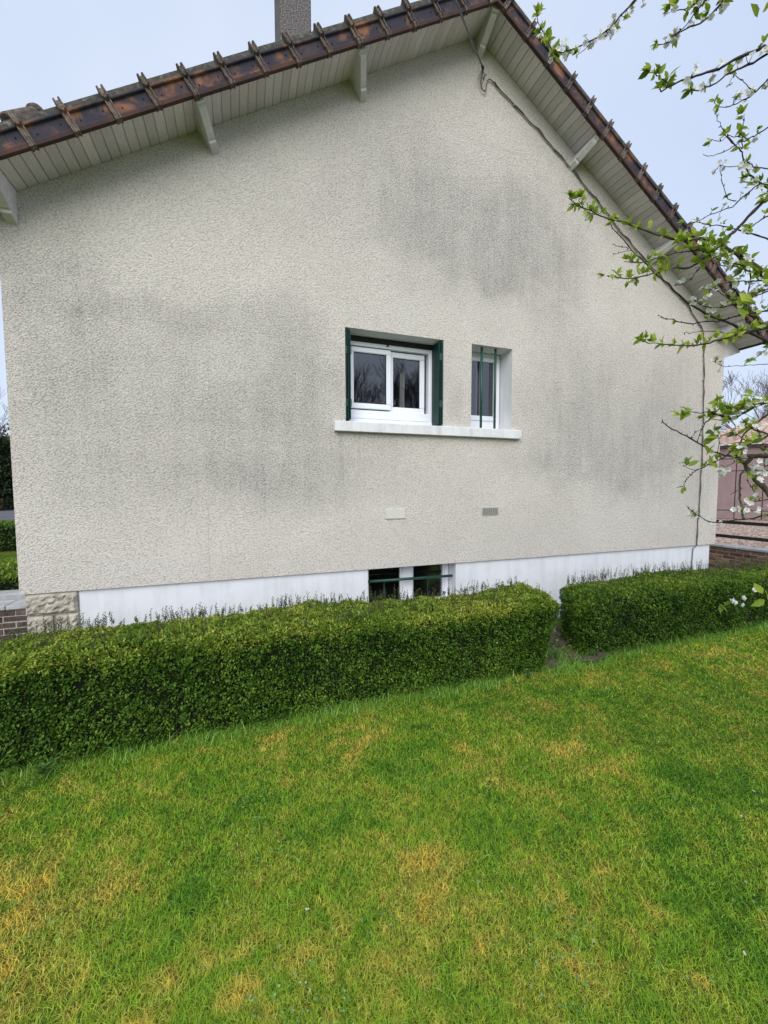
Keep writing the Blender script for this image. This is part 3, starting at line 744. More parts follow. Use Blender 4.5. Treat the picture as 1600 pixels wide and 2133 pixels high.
# rz=90: local +y points to -X ... keep wall body on the yard side
for ch in bwr.children:
    if ch.name.startswith('brick') : ch.location.y = -ch.location.y - .11
    else: ch.scale.y = -1
M_BLACK = simple('black_paint', (.018, .016, .016), (.035, .032, .03), 20, .5, .1, 60, .002)
rl = empty('railing', (10.66, -3.2, -.22)); tag(rl, 'two dark horizontal rails above the brown retaining wall', 'railing')
for z in (.18, .455): MB().box(-.02, .02, 0, 7.5, z - .03, z + .03).build('rail', M_BLACK, rl, bevel=.004)
for y in (.5, 2.6, 7.3): MB().box(-.022, .022, y - .025, y + .025, -.02, .60).build('post', M_BLACK, rl, bevel=.004)

# ------------------------------------------------------------------ GARAGE at right
def garage():
    G = np.array([18.09, 5.45, -.26]); vd = G - CAMP; ang = math.atan2(vd[1], vd[0]); rz = ang - math.pi / 2 + math.radians(3)
    g = empty('garage', (float(G[0]), float(G[1]), -.26), rz); tag(g, 'mauve clad garage with pale clay tile roof beyond the gravel yard', 'garage')
    mv = simple('mauve_cladding', (.22, .160, .165), (.275, .20, .205), 3, .8, .3, 40, .005); mvd = simple('mauve_seam', (.10, .065, .075), (.13, .09, .095), 5, .8, 0)
    MB().box(-2.5, 6.0, .06, 5, 0, 2.62).build('wall', mvd, g)
    # panels butted with recessed seams
    xs = [-2.5, -1.35, -.25, .48, 1.2, 1.75]
    zr = [0.0, .32, 1.72, 2.15, 2.62]
    for i in range(len(xs) - 1):
        for j in range(len(zr) - 1):
            MB().box(xs[i] + .012, xs[i + 1] - .012, 0, .06, zr[j] + .012, zr[j + 1] - .012).build('panel', mv, g, bevel=.006)
    wh = simple('pale_metal', (.50, .53, .56), (.60, .63, .66), 3, .5, .1)
    mb = MB().box(1.78, 4.4, -.02, .05, 0, 2.3)
    for k in range(13): mb.box(1.85 + k * .2, 1.90 + k * .2, -.045, -.021, .02, 2.28)
    mb.build('garage_door', wh, g)
    # hipped roof: courses of tiles with scalloped lower edge
    tm = simple('pale_clay_tiles', (.30, .20, .165), (.50, .37, .30), 7, .85, .4, 30, .01, objrand=.25); pt = simple('salmon_tile', (.50, .33, .25), (.56, .38, .29), 5, .85, .2)
    for r in range(13):
        z = 2.66 + r * .135; y = -.22 + r * .27; x0 = -1.0 + r * .30; x1 = 6.5 - r * .1
        V = []; F = []; n = int((x1 - x0) / .03)
        for i in range(n + 1):
            x = x0 + (x1 - x0) * i / n; w = .022 * math.sin(x / .20 * 2 * math.pi)
            V += [(x, y, z + w - .02), (x, y, z + w + .022), (x, y + .30, z + w * .7 + .15)]
            if i:
                a = 3 * i; F += [(a - 3, a, a + 1, a - 2), (a - 2, a + 1, a + 2, a - 1)]
        MB().add(V, F).build('tile_course', tm, g, smooth=False)
    MB().add([(.35, -.24, 2.715), (.62, -.24, 2.715), (.95, .28, 2.96), (.68, .28, 2.96)], [(0, 1, 2, 3)]).add([(.35, -.24, 2.69), (.62, -.24, 2.69), (.95, .28, 2.93), (.68, .28, 2.93)], [(0, 1, 2, 3)]).build('pale_tile', pt, g)
    MB().box(-1.1, 6.2, -.12, 0, 2.55, 2.63).build('gutter_board', mvd, g)
garage()

# ------------------------------------------------------------------ foliage tools
def leaf_mat(name, stops, rough=.5, transl=.35, spec=.35):
    """leaf colour from per-leaf tint attribute"""
    t = NT(name); at = t.n('ShaderNodeAttribute', attribute_name='tint')
    c = t.ramp(at.outputs['Fac'], stops); t.fin(c, rough, spec)
    if transl:
        tl = t.n('ShaderNodeBsdfTranslucent'); t.l(c, tl.inputs['Color']); ms = t.n('ShaderNodeMixShader'); ms.inputs[0].default_value = transl
        t.l(t.b.outputs[0], ms.inputs[1]); t.l(tl.outputs[0], ms.inputs[2]); t.l(ms.outputs[0], t.out.inputs['Surface'])
    return t.m

def unit(a): return a / (np.linalg.norm(a, axis=-1, keepdims=True) + 1e-9)

def leaves(P, D, Nn, L, Wd, fold=.25):
    """folded diamond leaves: P base, D direction, Nn rough normal"""
    D = unit(D); S = unit(np.cross(D, Nn)); N2 = np.cross(S, D)
    L = L[:, None]; Wd = Wd[:, None]
    a = P; b = P + D * L * .45 + S * Wd * .5 + N2 * Wd * fold; c = P + D * L; d = P + D * L * .45 - S * Wd * .5 + N2 * Wd * fold
    V = np.stack([a, b, c, d], 1).reshape(-1, 3); n = len(P); i = (np.arange(n) * 4)[:, None]
    F = np.concatenate([i + np.array([[0, 1, 2]]), i + np.array([[0, 2, 3]])], 0)
    return V, F
def oval_leaves(P, D, Nn, L, Wd, fold=.12, curl=.15):
    """broader pointed leaves with a mid rib, 6 triangles"""
    D = unit(D); S = unit(np.cross(D, Nn)); N2 = np.cross(S, D); L = L[:, None]; Wd = Wd[:, None]
    pts = [P]
    for (u, w) in ((.3, .42), (.62, .40)):
        m = P + D * L * u - N2 * L * curl * u * u
        pts += [m + S * Wd * w + N2 * Wd * fold, m, m - S * Wd * w + N2 * Wd * fold]
    pts.append(P + D * L - N2 * L * curl * 1.1)
    V = np.stack(pts, 1).reshape(-1, 3); n = len(P); i = (np.arange(n) * 8)[:, None]
    T = [(0, 1, 2), (0, 2, 3), (1, 4, 5), (1, 5, 2), (2, 5, 6), (2, 6, 3), (4, 7, 5), (5, 7, 6)]
    F = np.concatenate([i + np.array([t]) for t in T], 0); return V, F

def vnoise(P, s, seed=0):
    """cheap smooth pseudo noise"""
    p = P * s + seed * 3.1
    return (np.sin(p[:, 0] * 1.7 + 1.3 * np.sin(p[:, 1] * 1.1 + p[:, 2])) + np.sin(p[:, 1] * 2.3 + 1.7 * np.sin(p[:, 2] * 1.3 + p[:, 0] * .7)) + np.sin(p[:, 2] * 2.9 + 1.1 * np.sin(p[:, 0] * 1.9))) / 3

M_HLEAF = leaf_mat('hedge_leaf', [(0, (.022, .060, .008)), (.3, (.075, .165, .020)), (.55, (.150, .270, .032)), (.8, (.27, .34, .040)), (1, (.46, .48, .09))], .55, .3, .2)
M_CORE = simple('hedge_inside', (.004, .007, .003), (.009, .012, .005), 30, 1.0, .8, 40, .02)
M_SHOOT = leaf_mat('hedge_shoot', [(0, (.05, .06, .025)), (1, (.12, .15, .05))], .6, .2, .2)

def hedge(name, label, x0, x1, y0, y1, z0, z1, dens, lsize, rc=.12, taper=(0, 0), yellow=1.0, shoots=0, seed=1, wiggle=.025, front_only=True, holes=(), cat='hedge', top_fn=None, skew=0):
    rg = np.random.default_rng(seed)
    h = empty(name, (0, 0, z0)); tag(h, label, cat); h.location = ((x0 + x1) / 2, (y0 + y1) / 2, z0); off = np.array(h.location)
    Lx, Ly, Lz = x1 - x0, y1 - y0, z1 - z0
    faces = [('f', Lx * Lz * 1.0), ('t', Lx * Ly * 1.0), ('l', Ly * Lz), ('r', Ly * Lz), ('b', Lx * Lz * .35)]
    Ps, Ns, isT = [], [], []
    for k, a in faces:
        n = int(a * dens)
        u, v = rg.random(n), rg.random(n)
        if k in 'fb': P = np.stack([x0 + Lx * u, np.full(n, y0 if k == 'f' else y1), z0 + Lz * v], 1); N = np.tile([0, -1 if k == 'f' else 1, 0], (n, 1))
        elif k == 't': P = np.stack([x0 + Lx * u, y0 + Ly * v, np.full(n, z1)], 1); N = np.tile([0, 0, 1], (n, 1))
        else: P = np.stack([np.full(n, x0 if k == 'l' else x1), y0 + Ly * u, z0 + Lz * v], 1); N = np.tile([-1 if k == 'l' else 1, 0, 0], (n, 1))
        Ps.append(P); Ns.append(N.astype(float))
    P = np.concatenate(Ps); N = np.concatenate(Ns)
    # round the edges: clamp to inner box and push out
    lo = np.array([x0 + rc, y0 + rc, z0 - 1]); hi = np.array([x1 - rc, y1 - rc, z1 - rc]); Q = np.clip(P, lo, hi); dv = P - Q
    dl = np.linalg.norm(dv, axis=1, keepdims=True); N = np.where(dl > 1e-6, dv / (dl + 1e-9), N); P = Q + N * np.minimum(rc, np.maximum(dl, 0))
    # ends lean in towards the ground
    hz = (z1 - P[:, 2]) / Lz
    P[:, 0] += np.where(P[:, 0] > (x0 + x1) / 2, -1, 1) * hz * np.where(P[:, 0] > (x0 + x1) / 2, taper[1], taper[0]) * np.clip(1 - np.minimum(P[:, 0] - x0, x1 - P[:, 0]) / .7, 0, 1)
    P[:, 0] -= skew * (y1 - P[:, 1]) / Ly * np.clip(1 - (P[:, 0] - x0) / .8, 0, 1)
    P += N * (wiggle * vnoise(P, 3.1, seed) + wiggle * .9 * vnoise(P, 9.7, seed + 2) + wiggle * .55 * vnoise(P, 24, seed + 5))[:, None]
    if top_fn is not None: P[:, 2] += top_fn(P[:, 0]) * np.clip((P[:, 2] - z0) / Lz, 0, 1)
    surf = P.copy()
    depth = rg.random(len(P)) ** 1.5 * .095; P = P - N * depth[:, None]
    for (hx, hy, hz_, hr) in holes:
        dd = np.linalg.norm((surf - np.array([hx, hy, hz_])) / np.array([hr, .3, hr]), axis=1); keep = (dd > 1) | (rg.random(len(P)) < .12)
        P, N, surf, depth = P[keep], N[keep], surf[keep], depth[keep]
    keep = P[:, 2] > z0 + .01; P, N, depth = P[keep], N[keep], depth[keep]; n = len(P)
    # small sprays: neighbours share a direction
    cell = np.floor(P / .038).astype(int); hsh = (cell[:, 0] * 73856093 ^ cell[:, 1] * 19349663 ^ cell[:, 2] * 83492791) % 9973
    tbl = unit(np.random.default_rng(seed + 9).normal(size=(9973, 3))); spray = tbl[hsh]
    D = unit(N * .75 + spray * .8 + rg.normal(size=(n, 3)) * .4 + np.array([0, 0, .05]))
    Nn = unit(N * .15 + np.array([0, 0, 1.0]) + rg.normal(size=(n, 3)) * .35)
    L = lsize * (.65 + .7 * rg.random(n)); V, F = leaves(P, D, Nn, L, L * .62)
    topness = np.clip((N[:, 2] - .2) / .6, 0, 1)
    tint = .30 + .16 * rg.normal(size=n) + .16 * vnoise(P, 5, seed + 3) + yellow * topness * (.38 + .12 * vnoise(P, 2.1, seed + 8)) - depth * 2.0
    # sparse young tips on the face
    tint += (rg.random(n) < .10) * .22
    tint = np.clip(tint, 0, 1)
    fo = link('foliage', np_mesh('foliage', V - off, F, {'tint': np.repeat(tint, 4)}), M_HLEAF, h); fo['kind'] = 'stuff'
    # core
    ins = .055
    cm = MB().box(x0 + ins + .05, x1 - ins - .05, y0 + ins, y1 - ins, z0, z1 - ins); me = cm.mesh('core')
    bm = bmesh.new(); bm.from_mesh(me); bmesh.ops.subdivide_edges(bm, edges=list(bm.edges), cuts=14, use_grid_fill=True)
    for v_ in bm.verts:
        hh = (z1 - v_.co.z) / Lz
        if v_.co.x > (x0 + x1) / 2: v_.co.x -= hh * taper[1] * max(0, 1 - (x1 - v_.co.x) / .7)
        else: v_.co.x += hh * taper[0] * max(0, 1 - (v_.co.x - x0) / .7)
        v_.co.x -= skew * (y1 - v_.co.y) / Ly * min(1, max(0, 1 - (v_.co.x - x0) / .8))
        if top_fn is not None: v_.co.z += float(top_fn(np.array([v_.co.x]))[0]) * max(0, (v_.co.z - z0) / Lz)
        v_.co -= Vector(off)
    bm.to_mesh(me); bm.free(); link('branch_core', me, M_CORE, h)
    # upright shoots on top
    if shoots:
        m = shoots; sx = x0 + .05 + (Lx - .1) * rg.random(m); sy = y1 - rc * .3 - (Ly * .8) * rg.random(m) ** 2.2
        clump = vnoise(np.stack([sx, sy, sx * 0], 1), 4.0, seed + 4); hgt = (.03 + .080 * rg.random(m) ** 1.3) * (1 + .5 * clump)
        sz = np.full(m, z1 - .01) + (top_fn(sx) if top_fn is not None else 0)
        B = np.stack([sx, sy, sz], 1); T = B + np.stack([rg.normal(size=m) * .012, rg.normal(size=m) * .012, hgt], 1)
        wv = .0022; V1 = np.stack([B + [wv, 0, 0], B + [-wv, 0, 0], T], 1).reshape(-1, 3); F1 = np.arange(m * 3).reshape(-1, 3)
        k = 9; tt = np.linspace(.2, 1.02, k); LP = (B[:, None] + (T - B)[:, None] * tt[None, :, None]).reshape(-1, 3)
        az = np.tile(np.arange(k) * 2.4, m) + rg.random(m * k); LD = np.stack([np.cos(az), np.sin(az), np.full(m * k, .75)], 1)
        V2, F2 = leaves(LP, LD, np.tile([0., 0, 1], (m * k, 1)) + rg.normal(size=(m * k, 3)) * .3, np.full(m * k, .016), np.full(m * k, .010))
        VV = np.concatenate([V1, V2]); FF = np.concatenate([F1, F2 + len(V1)])
        tn = np.concatenate([np.full(len(V1), .1), np.clip(.45 + .3 * rg.normal(size=len(V2)), 0, 1)])
        s_ = link('shoots', np_mesh('shoots', VV - off, FF, {'tint': tn}), M_SHOOT, h); s_['kind'] = 'stuff'
    return h

topL = lambda x: .03 * np.sin(x * 1.1 + .4) + .018 * np.sin(x * 3.1) + .03 * np.clip((x - 2.5) / 2, 0, 1) - .055 * np.clip((1.4 - x) / 1.4, 0, 1)
hedge('hedge', 'long clipped green hedge in front of the plinth, left of the gap', -2.6, 4.63, -1.42, -.70, GZ - .01, -.125, 25000, .0195, rc=.13, taper=(0, .22), shoots=1150, seed=3, holes=((.86, -1.42, -.28, .035), (.22, -1.42, -.42, .04)), top_fn=topL)
topR = lambda x: .02 * np.sin(x * 2.1 + .4) - .03 * np.clip((x - 7) / 2, 0, 1)
hedge('hedge', 'shorter clipped green hedge right of the gap, near the retaining wall', 5.20, 10.4, -1.36, -.70, GZ - .01, -.145, 19000, .0195, rc=.16, taper=(.02, 0), yellow=.55, shoots=700, seed=6, holes=((7.45, -1.36, -.60, .10), (7.9, -1.36, -.62, .07), (6.6, -1.36, -.5, .04)), top_fn=topR, skew=.34)
hedge('hedge', 'broad low green hedge beyond the left brick wall', -6.5, -.12, 1.95, 3.4, GZ - .01, -.16, 2600, .035, rc=.15, yellow=.8, seed=8, wiggle=.04)
hedge('hedge', 'dark purplish hedge across the lawn at far left', -14, -1.5, 8.9, 9.6, GZ - .01, -.04, 900, .06, rc=.2, yellow=0, seed=9, wiggle=.07)

# ------------------------------------------------------------------ LAWN GRASS
def grass_mat():
    t = NT('grass_blade'); v = t.mapping()
    c = lawn_color(t, v, 1.0)
    at = t.n('ShaderNodeAttribute', attribute_name='tint')
    c2 = t.ramp(at.outputs['Fac'], [(0, (.17, .12, .05)), (.07, (.68, .62, .36)), (.14, (.24, .38, .05)), (.5, (.13, .30, .03)), (.9, (.26, .46, .11)), (1, (.52, .64, .34))])
    st = t.n('ShaderNodeAttribute', attribute_name='own'); c = t.mix(st.outputs['Fac'], c, c2)
    hs = t.n('ShaderNodeHueSaturation'); t.l(c, hs.inputs['Color']); k = t.n('ShaderNodeMapRange'); t.l(at.outputs['Fac'], k.inputs['Value'])
    k.inputs['To Min'].default_value = .6; k.inputs['To Max'].default_value = 1.65; t.l(k.outputs[0], hs.inputs['Value']); c = hs.outputs['Color']
    t.fin(c, .7, .12)
    tl = t.n('ShaderNodeBsdfTranslucent'); t.l(c, tl.inputs['Color']); ms = t.n('ShaderNodeMixShader'); ms.inputs[0].default_value = .35
    t.l(t.b.outputs[0], ms.inputs[1]); t.l(tl.outputs[0], ms.inputs[2]); t.l(ms.outputs[0], t.out.inputs['Surface'])
    return t.m
M_GRASS = grass_mat()
def blades(X, Y, H, Wd, rg, seg, lean=.5, z=None):
    n = len(X); az = rg.random(n) * 2 * np.pi; ld = np.stack([np.cos(az), np.sin(az), np.zeros(n)], 1)
    side = np.stack([-np.sin(az + rg.normal(size=n) * .8), np.cos(az), np.zeros(n)], 1); side = unit(side)
    B = np.stack([X, Y, (GZ + ground_roll(X, Y)) if z is None else z], 1); ln = (lean * (.3 + rg.random(n)))[:, None] * H[:, None]
    def at(u): return B + np.array([0, 0, 1.0]) * H[:, None] * (u * (1 - .25 * u * u)) + ld * ln * u * u
    if seg == 1:
        V = np.stack([B - side * Wd[:, None] * .5, B + side * Wd[:, None] * .5, at(1.0)], 1).reshape(-1, 3); return V, np.arange(3 * n).reshape(-1, 3), 3
    m = at(.55); V = np.stack([B - side * Wd[:, None] * .5, B + side * Wd[:, None] * .5, m + side * Wd[:, None] * .42, m - side * Wd[:, None] * .42, at(1.0)], 1).reshape(-1, 3)
    i = (np.arange(n) * 5)[:, None]; F = np.concatenate([i + np.array([t_]) for t_ in ((0, 1, 2), (0, 2, 3), (3, 2, 4))], 0)
    return V, F, 5
def in_hedge(X, Y):
    return ((Y > -1.37) & (X < 4.35)) | ((Y > -1.31) & (X > 4.88)) | ((Y > -1.15))
def lawn():
    rg = np.random.default_rng(21)
    th0, th1 = math.radians(-38), math.radians(78)
    VV, FF, TT, OO = [], [], [], []; base = 0
    N_ = 860000; pw = .55; rall = (.8 ** pw + (10.0 ** pw - .8 ** pw) * rg.random(N_)) ** (1 / pw)
    for (r0, r1, seg) in ((.8, 2.9, 3), (2.9, 10.1, 1)):
        r = rall[(rall >= r0) & (rall < r1)]; n = len(r); w0 = .0006 + .00060 * r + np.maximum(r - 4, 0) * .0012; h0 = .018 + .0010 * r
        th = th0 + (th1 - th0) * rg.random(n)
        X = CAMP[0] + r * np.sin(th); Y = CAMP[1] + r * np.cos(th); k = ~in_hedge(X, Y); w0, h0 = w0[k], h0[k]
        k = ~in_hedge(X, Y); X, Y = X[k], Y[k]; n = len(X); P = np.stack([X, Y, X * 0], 1)
        lush = np.clip(.5 + .8 * vnoise(P, 2.3, 4) + .5 * vnoise(P, 6.1, 2), 0, 1.4)
        H = h0 * (.45 + .6 * rg.random(n) + .55 * lush * rg.random(n)); tall = rg.random(n) < .012; H = np.where(tall, H * 1.7, H)
        near = np.clip(1 - (-1.40 - Y) / .16, 0, 1) * (X < 4.5) + np.clip(1 - (-1.34 - Y) / .13, 0, 1) * (X > 4.9)
        near = np.clip(near, 0, 1); H = H * (1 + 1.2 * near * rg.random(n))
        V, F, kk = blades(X, Y, H, w0 * (.6 + .8 * rg.random(n)), rg, seg, 1.6)
        tint = rg.random(n); own = np.clip((rg.random(n) < .16) * (.25 + .5 * rg.random(n)) + near * .35, 0, 1); tint = np.where((near > .3) & (tint < .12), .3, tint)
        VV.append(V); FF.append(F + base); base += len(V); TT.append(np.repeat(tint, kk)); OO.append(np.repeat(own, kk))
    o = link('grass', np_mesh('grass', np.concatenate(VV), np.concatenate(FF), {'tint': np.concatenate(TT), 'own': np.concatenate(OO)}), M_GRASS)
    tag(o, 'patchy mown grass with mustard moss and lush tufts', 'grass', kind='stuff')
lawn()
def long_grass():
    rg = np.random.default_rng(5); n = 6500; X = -.6 + 5.2 * rg.random(n); Y = -1.40 - rg.random(n) ** 2 * .16
    dens = vnoise(np.stack([X, Y * 0, Y * 0], 1), 2.7, 3) + .35 * vnoise(np.stack([X, Y * 0, Y * 0], 1), 8, 1); k = rg.random(n) < np.clip(.45 + dens, .08, 1); X, Y = X[k], Y[k]
    n2 = 5000; X2 = 5.0 + 4 * rg.random(n2); Y2 = -1.33 - rg.random(n2) ** 2 * .13; X = np.concatenate([X, X2]); Y = np.concatenate([Y, Y2])
    n3 = 2200; X3 = 4.35 + .75 * rg.random(n3); Y3 = -1.1 - .42 * rg.random(n3); X = np.concatenate([X, X3]); Y = np.concatenate([Y, Y3])
    n = len(X); H = .03 + .085 * rg.random(n) ** 2
    V, F, kk = blades(X, Y, H, .0022 + .0018 * rg.random(n), rg, 3, .9)
    o = link('long_grass', np_mesh('long_grass', V, F, {'tint': np.repeat(.15 + .8 * rg.random(n), kk), 'own': np.ones(len(V))}), M_GRASS)
    tag(o, 'longer uncut grass along the foot of the hedges', 'grass', kind='stuff')
long_grass()

M_CLOVER = leaf_mat('clover_leaf', [(0, (.08, .20, .05)), (.6, (.20, .34, .09)), (1, (.38, .50, .19))], .75, .25, .08)
def clover():
    rg = np.random.default_rng(31); n = 9000; th = math.radians(-38) + math.radians(116) * rg.random(n); r = .9 + 4.5 * rg.random(n)
    X = CAMP[0] + r * np.sin(th); Y = CAMP[1] + r * np.cos(th); P = np.stack([X, Y, X * 0], 1); m = vnoise(P, 3.3, 9) + .5 * vnoise(P, 8, 5)
    k = (~in_hedge(X, Y)) & (rg.random(n) < np.clip((m - .1) * 1.6, .02, 1)); P = P[k]; n = len(P); P[:, 2] = GZ + .022 + .016 * rg.random(n)
    PP = np.repeat(P, 3, 0); a = np.repeat(rg.random(n) * 6.28, 3) + np.tile(np.arange(3) * 2.094, n)
    D = np.stack([np.cos(a), np.sin(a), .1 + .2 * rg.random(3 * n)], 1); L = np.repeat(.005 + .005 * rg.random(n), 3)
    V, F = leaves(PP, D, np.tile([0., 0, 1.], (3 * n, 1)) + .2 * rg.normal(size=(3 * n, 3)), L, L * .95, .05)
    o = link('clover', np_mesh('clover', V, F, {'tint': np.repeat(rg.random(3 * n), 4)}), M_CLOVER); tag(o, 'pale clover leaves scattered through the lawn', 'clover', kind='stuff')
clover()
M_PETAL = leaf_mat('white_petal', [(0, (.66, .68, .62)), (1, (.86, .87, .84))], .6, .35, .2)
def fallen():
    rg = np.random.default_rng(3); pts = [pix(x, y, 1) for x, y in ((1570, 1648), (1545, 1700), (1190, 1437), (1488, 1332), (1500, 1340), (1493, 1432), (1462, 1378), (1220, 1560), (640, 1893), (1549, 1985))]
    B = []
    for p in pts:
        d = (p - CAMP); t_ = (GZ + .03 - CAMP[2]) / d[2]; B.append(CAMP + d * t_)
    B = np.array(B); n = len(B) * 3; P = np.repeat(B, 3, 0); a = rg.random(n) * 6.28; D = np.stack([np.cos(a), np.sin(a), .1 * rg.random(n)], 1)
    V, F = leaves(P, D, np.tile([0., 0, 1], (n, 1)), np.full(n, .009), np.full(n, .008)); o = link('fallen_petals', np_mesh('fallen_petals', V, F, {'tint': np.repeat(rg.random(n), 4)}), M_PETAL)
    tag(o, 'a few white petals lying on the grass', 'petals', kind='stuff')
fallen()

# rubble and weeds in the gap between the hedges
def rubble():
    rg = np.random.default_rng(17); mes = []
    for s_ in range(4):
        bm = bmesh.new(); bmesh.ops.create_icosphere(bm, subdivisions=2, radius=1)
        r2 = np.random.default_rng(s_ + 40)
        for v in bm.verts: v.co *= 1 + .18 * math.sin(v.co.x * 5 + s_) * math.cos(v.co.y * 4 + s_ * 2) + .1 * (r2.random() - .5)
        me = bpy.data.meshes.new('stone'); bm.to_mesh(me); bm.free(); me.materials.append(M_RUB); mes.append(me)
    root = empty('rubble_edging', (4.75, -1.0, GZ)); tag(root, 'mossy brown stones laid in the gap between the hedges', 'stones')
    for i in range(34):
        o = bpy.data.objects.new('stone', mes[i % 4]); COL.objects.link(o); o.parent = root
        o.location = (-.42 + .95 * rg.random(), -.40 + 1.02 * rg.random(), .02 + .02 * rg.random()); o.rotation_euler = (0, 0, rg.random() * 6)
        o.scale = (.05 + .07 * rg.random(), .04 + .05 * rg.random(), .016 + .012 * rg.random())
M_RUB = simple('mossy_stone', (.045, .038, .028), (.17, .14, .105), 4, .95, .7, 12, .03, detail=6)
rubble()
o = MB().box(4.30, 5.35, -1.36, -.33, GZ - .1, GZ + .012).build('earth_strip', simple('bare_earth', (.045, .036, .026), (.15, .12, .09), 9, .95, .8, 30, .03)); tag(o, 'bare earth between the two hedges', kind='structure')
M_WEED = leaf_mat('weed_leaf', [(0, (.05, .13, .02)), (1, (.18, .34, .08))], .5, .35, .3)
def weed(label, x, y, h, n, ls, seed):
    rg = np.random.default_rng(seed); root = empty('weed', (x, y, GZ)); tag(root, label, 'weed')
    mb = MB(); LP = []; LD = []
    for k in range(max(2, n // 9)):
        a = rg.random() * 6.28; ln = h * (.6 + .5 * rg.random()); pts = [np.array([0, 0, 0.]) + ln * np.array([.5 * u * u * math.cos(a), .5 * u * u * math.sin(a), u]) for u in (0, .4, .75, 1)]
        mb.tube(pts, [.003, .0025, .002, .001], 5)
        for j in range(9):
            u = .25 + .75 * j / 8; p = np.array([.5 * u * u * math.cos(a), .5 * u * u * math.sin(a), u]) * ln; LP.append(p); b = j * 2.4 + a; LD.append([math.cos(b), math.sin(b), .5])
    mb.build('stem', M_WEED, root); LP = np.array(LP); LD = np.array(LD); m = len(LP)
    V, F = oval_leaves(LP, LD, np.tile([0., 0, 1], (m, 1)) + .2 * rg.normal(size=(m, 3)), ls * (.6 + .6 * rg.random(m)), ls * .5 * np.ones(m))
    f = link('leaves', np_mesh('leaves', V, F, {'tint': np.repeat(rg.random(m), 8)}), M_WEED, root); f['kind'] = 'stuff'
weed('young leafy weed standing in the gap between the hedges', 4.62, -1.32, .24, 36, .05, 1)
weed('low bright leafy weed at the right end of the long hedge', 4.15, -1.50, .11, 30, .035, 2)
weed('leafy weed at the foot of the right hedge end', 4.98, -1.36, .13, 40, .03, 4)
weed('broad leaved weed at the foot of the hedge, far left', .72, -1.52, .09, 50, .045, 5)
weed('pale leafy weed clump in the bottom left hedge foot', .45, -1.60, .10, 60, .045, 6)

# ------------------------------------------------------------------ bare trees and far greenery
M_BARK = simple('grey_bark', (.055, .045, .042), (.12, .10, .095), 12, .9, .5, 40, .01)
M_TWIG = simple('purplish_twigs', (.10, .085, .09), (.16, .135, .14), 6, .9, 0)
def bare_tree(label, org, h, spread, seed, levels=5, r0=.16, mat=None, split=3, up=.35, trunk=.3):
    rg = random.Random(seed); root = empty('bare_tree', org); tag(root, label, 'tree'); tr = MB(); cr_ = MB()
    def grow(p, d, ln, r, lv):
        n = 3; pts = [p]; rr = [r]; q = p
        for i in range(n):
            d = d + np.array([rg.gauss(0, .13), rg.gauss(0, .13), rg.gauss(0, .08) + .03]); d = d / np.linalg.norm(d); q = q + d * ln / n; pts.append(q); rr.append(max(.006 * h / 8, r * (1 - .35 * (i + 1) / n)))
        (tr if lv <= 1 else cr_).tube(pts, rr, 6 if lv < 2 else 3, cap=False)
        if lv < levels:
            for k in range(split + (lv > 1)):
                a = rg.random() * 6.28; s_ = spread * (.6 + .6 * rg.random()); nd = d + s_ * np.array([math.cos(a), math.sin(a), rg.uniform(-.2, .5) * up]); nd[2] += up * .5; nd /= np.linalg.norm(nd)
                grow(pts[-1] if k < 2 else pts[rg.randrange(1, 4)], nd, ln * rg.uniform(.62, .85), rr[-1] * .72, lv + 1)
    grow(np.zeros(3), np.array([0, 0, 1.]), h * trunk, r0, 0)
    tr.build('trunk', mat or M_BARK, root); c_ = cr_.build('crown', M_TWIG if mat is None else mat, root); return root
Pt = pix(1590, 1066, 36); bare_tree('bare domed tree rising behind the garage roof', (float(Pt[0]), float(Pt[1]), -.5), 11.2, .66, 5, levels=5, r0=.22, split=4, trunk=.28)
Pt = pix(-30, 1060, 30); bare_tree('bare tree left of the house across the road', (float(Pt[0]), float(Pt[1]), GZ), 11, .6, 12, levels=5, r0=.22, split=3, trunk=.26)
# tree behind the viewer, seen mirrored in the panes
bare_tree('pruned bare fruit tree mirrored in the left window pane', (6.5, -8.4, GZ), 7.0, .66, 35, levels=6, r0=.085, split=3, trunk=.25, up=.42, mat=M_BARK)
bare_tree('dense bare fruit tree mirrored in the right window pane', (8.0, -8.9, GZ), 7.6, .66, 52, levels=6, r0=.085, split=3, trunk=.25, up=.42, mat=M_BARK)
bare_tree('taller bare tree mirrored in the small window', (8.8, -11.5, GZ), 7.0, .8, 44, levels=5, r0=.15, split=3, trunk=.2, mat=M_BARK)
M_FAR = leaf_mat('far_evergreen', [(0, (.012, .022, .012)), (.5, (.03, .05, .02)), (1, (.09, .10, .035))], .7, .1, .2)
def bush(name, label, cat, org, rx, ry, h, n, ls, seed, cone=False, bias=0.0):
    rg = np.random.default_rng(seed); root = empty(name, org); tag(root, label, cat)
    u = unit(rg.normal(size=(n, 3))); rad = rg.random(n) ** .4; z = (u[:, 2] * rad * .5 + .5)
    wf = (1 - z * .9) if cone else 1.0
    P = np.stack([u[:, 0] * rad * rx * wf, u[:, 1] * rad * ry * wf, z * h], 1); P += (u * (.25 * vnoise(P, 2.0, seed) * min(rx, h * .3))[:, None])
    V, F = leaves(P, rg.normal(size=(n, 3)) + u, rg.normal(size=(n, 3)) + [0, 0, 1], ls * (.6 + .8 * rg.random(n)), ls * .6 * np.ones(n))
    f = link('foliage', np_mesh('foliage', V, F, {'tint': np.repeat(np.clip(.4 + .25 * rg.normal(size=n) + bias, 0, 1), 4)}), M_FAR, root); f['kind'] = 'stuff'
    MB().tube([(0, 0, 0), (0, 0, h * .7)], [.12 * rx, .04 * rx], 6).build('trunk', M_BARK, root)
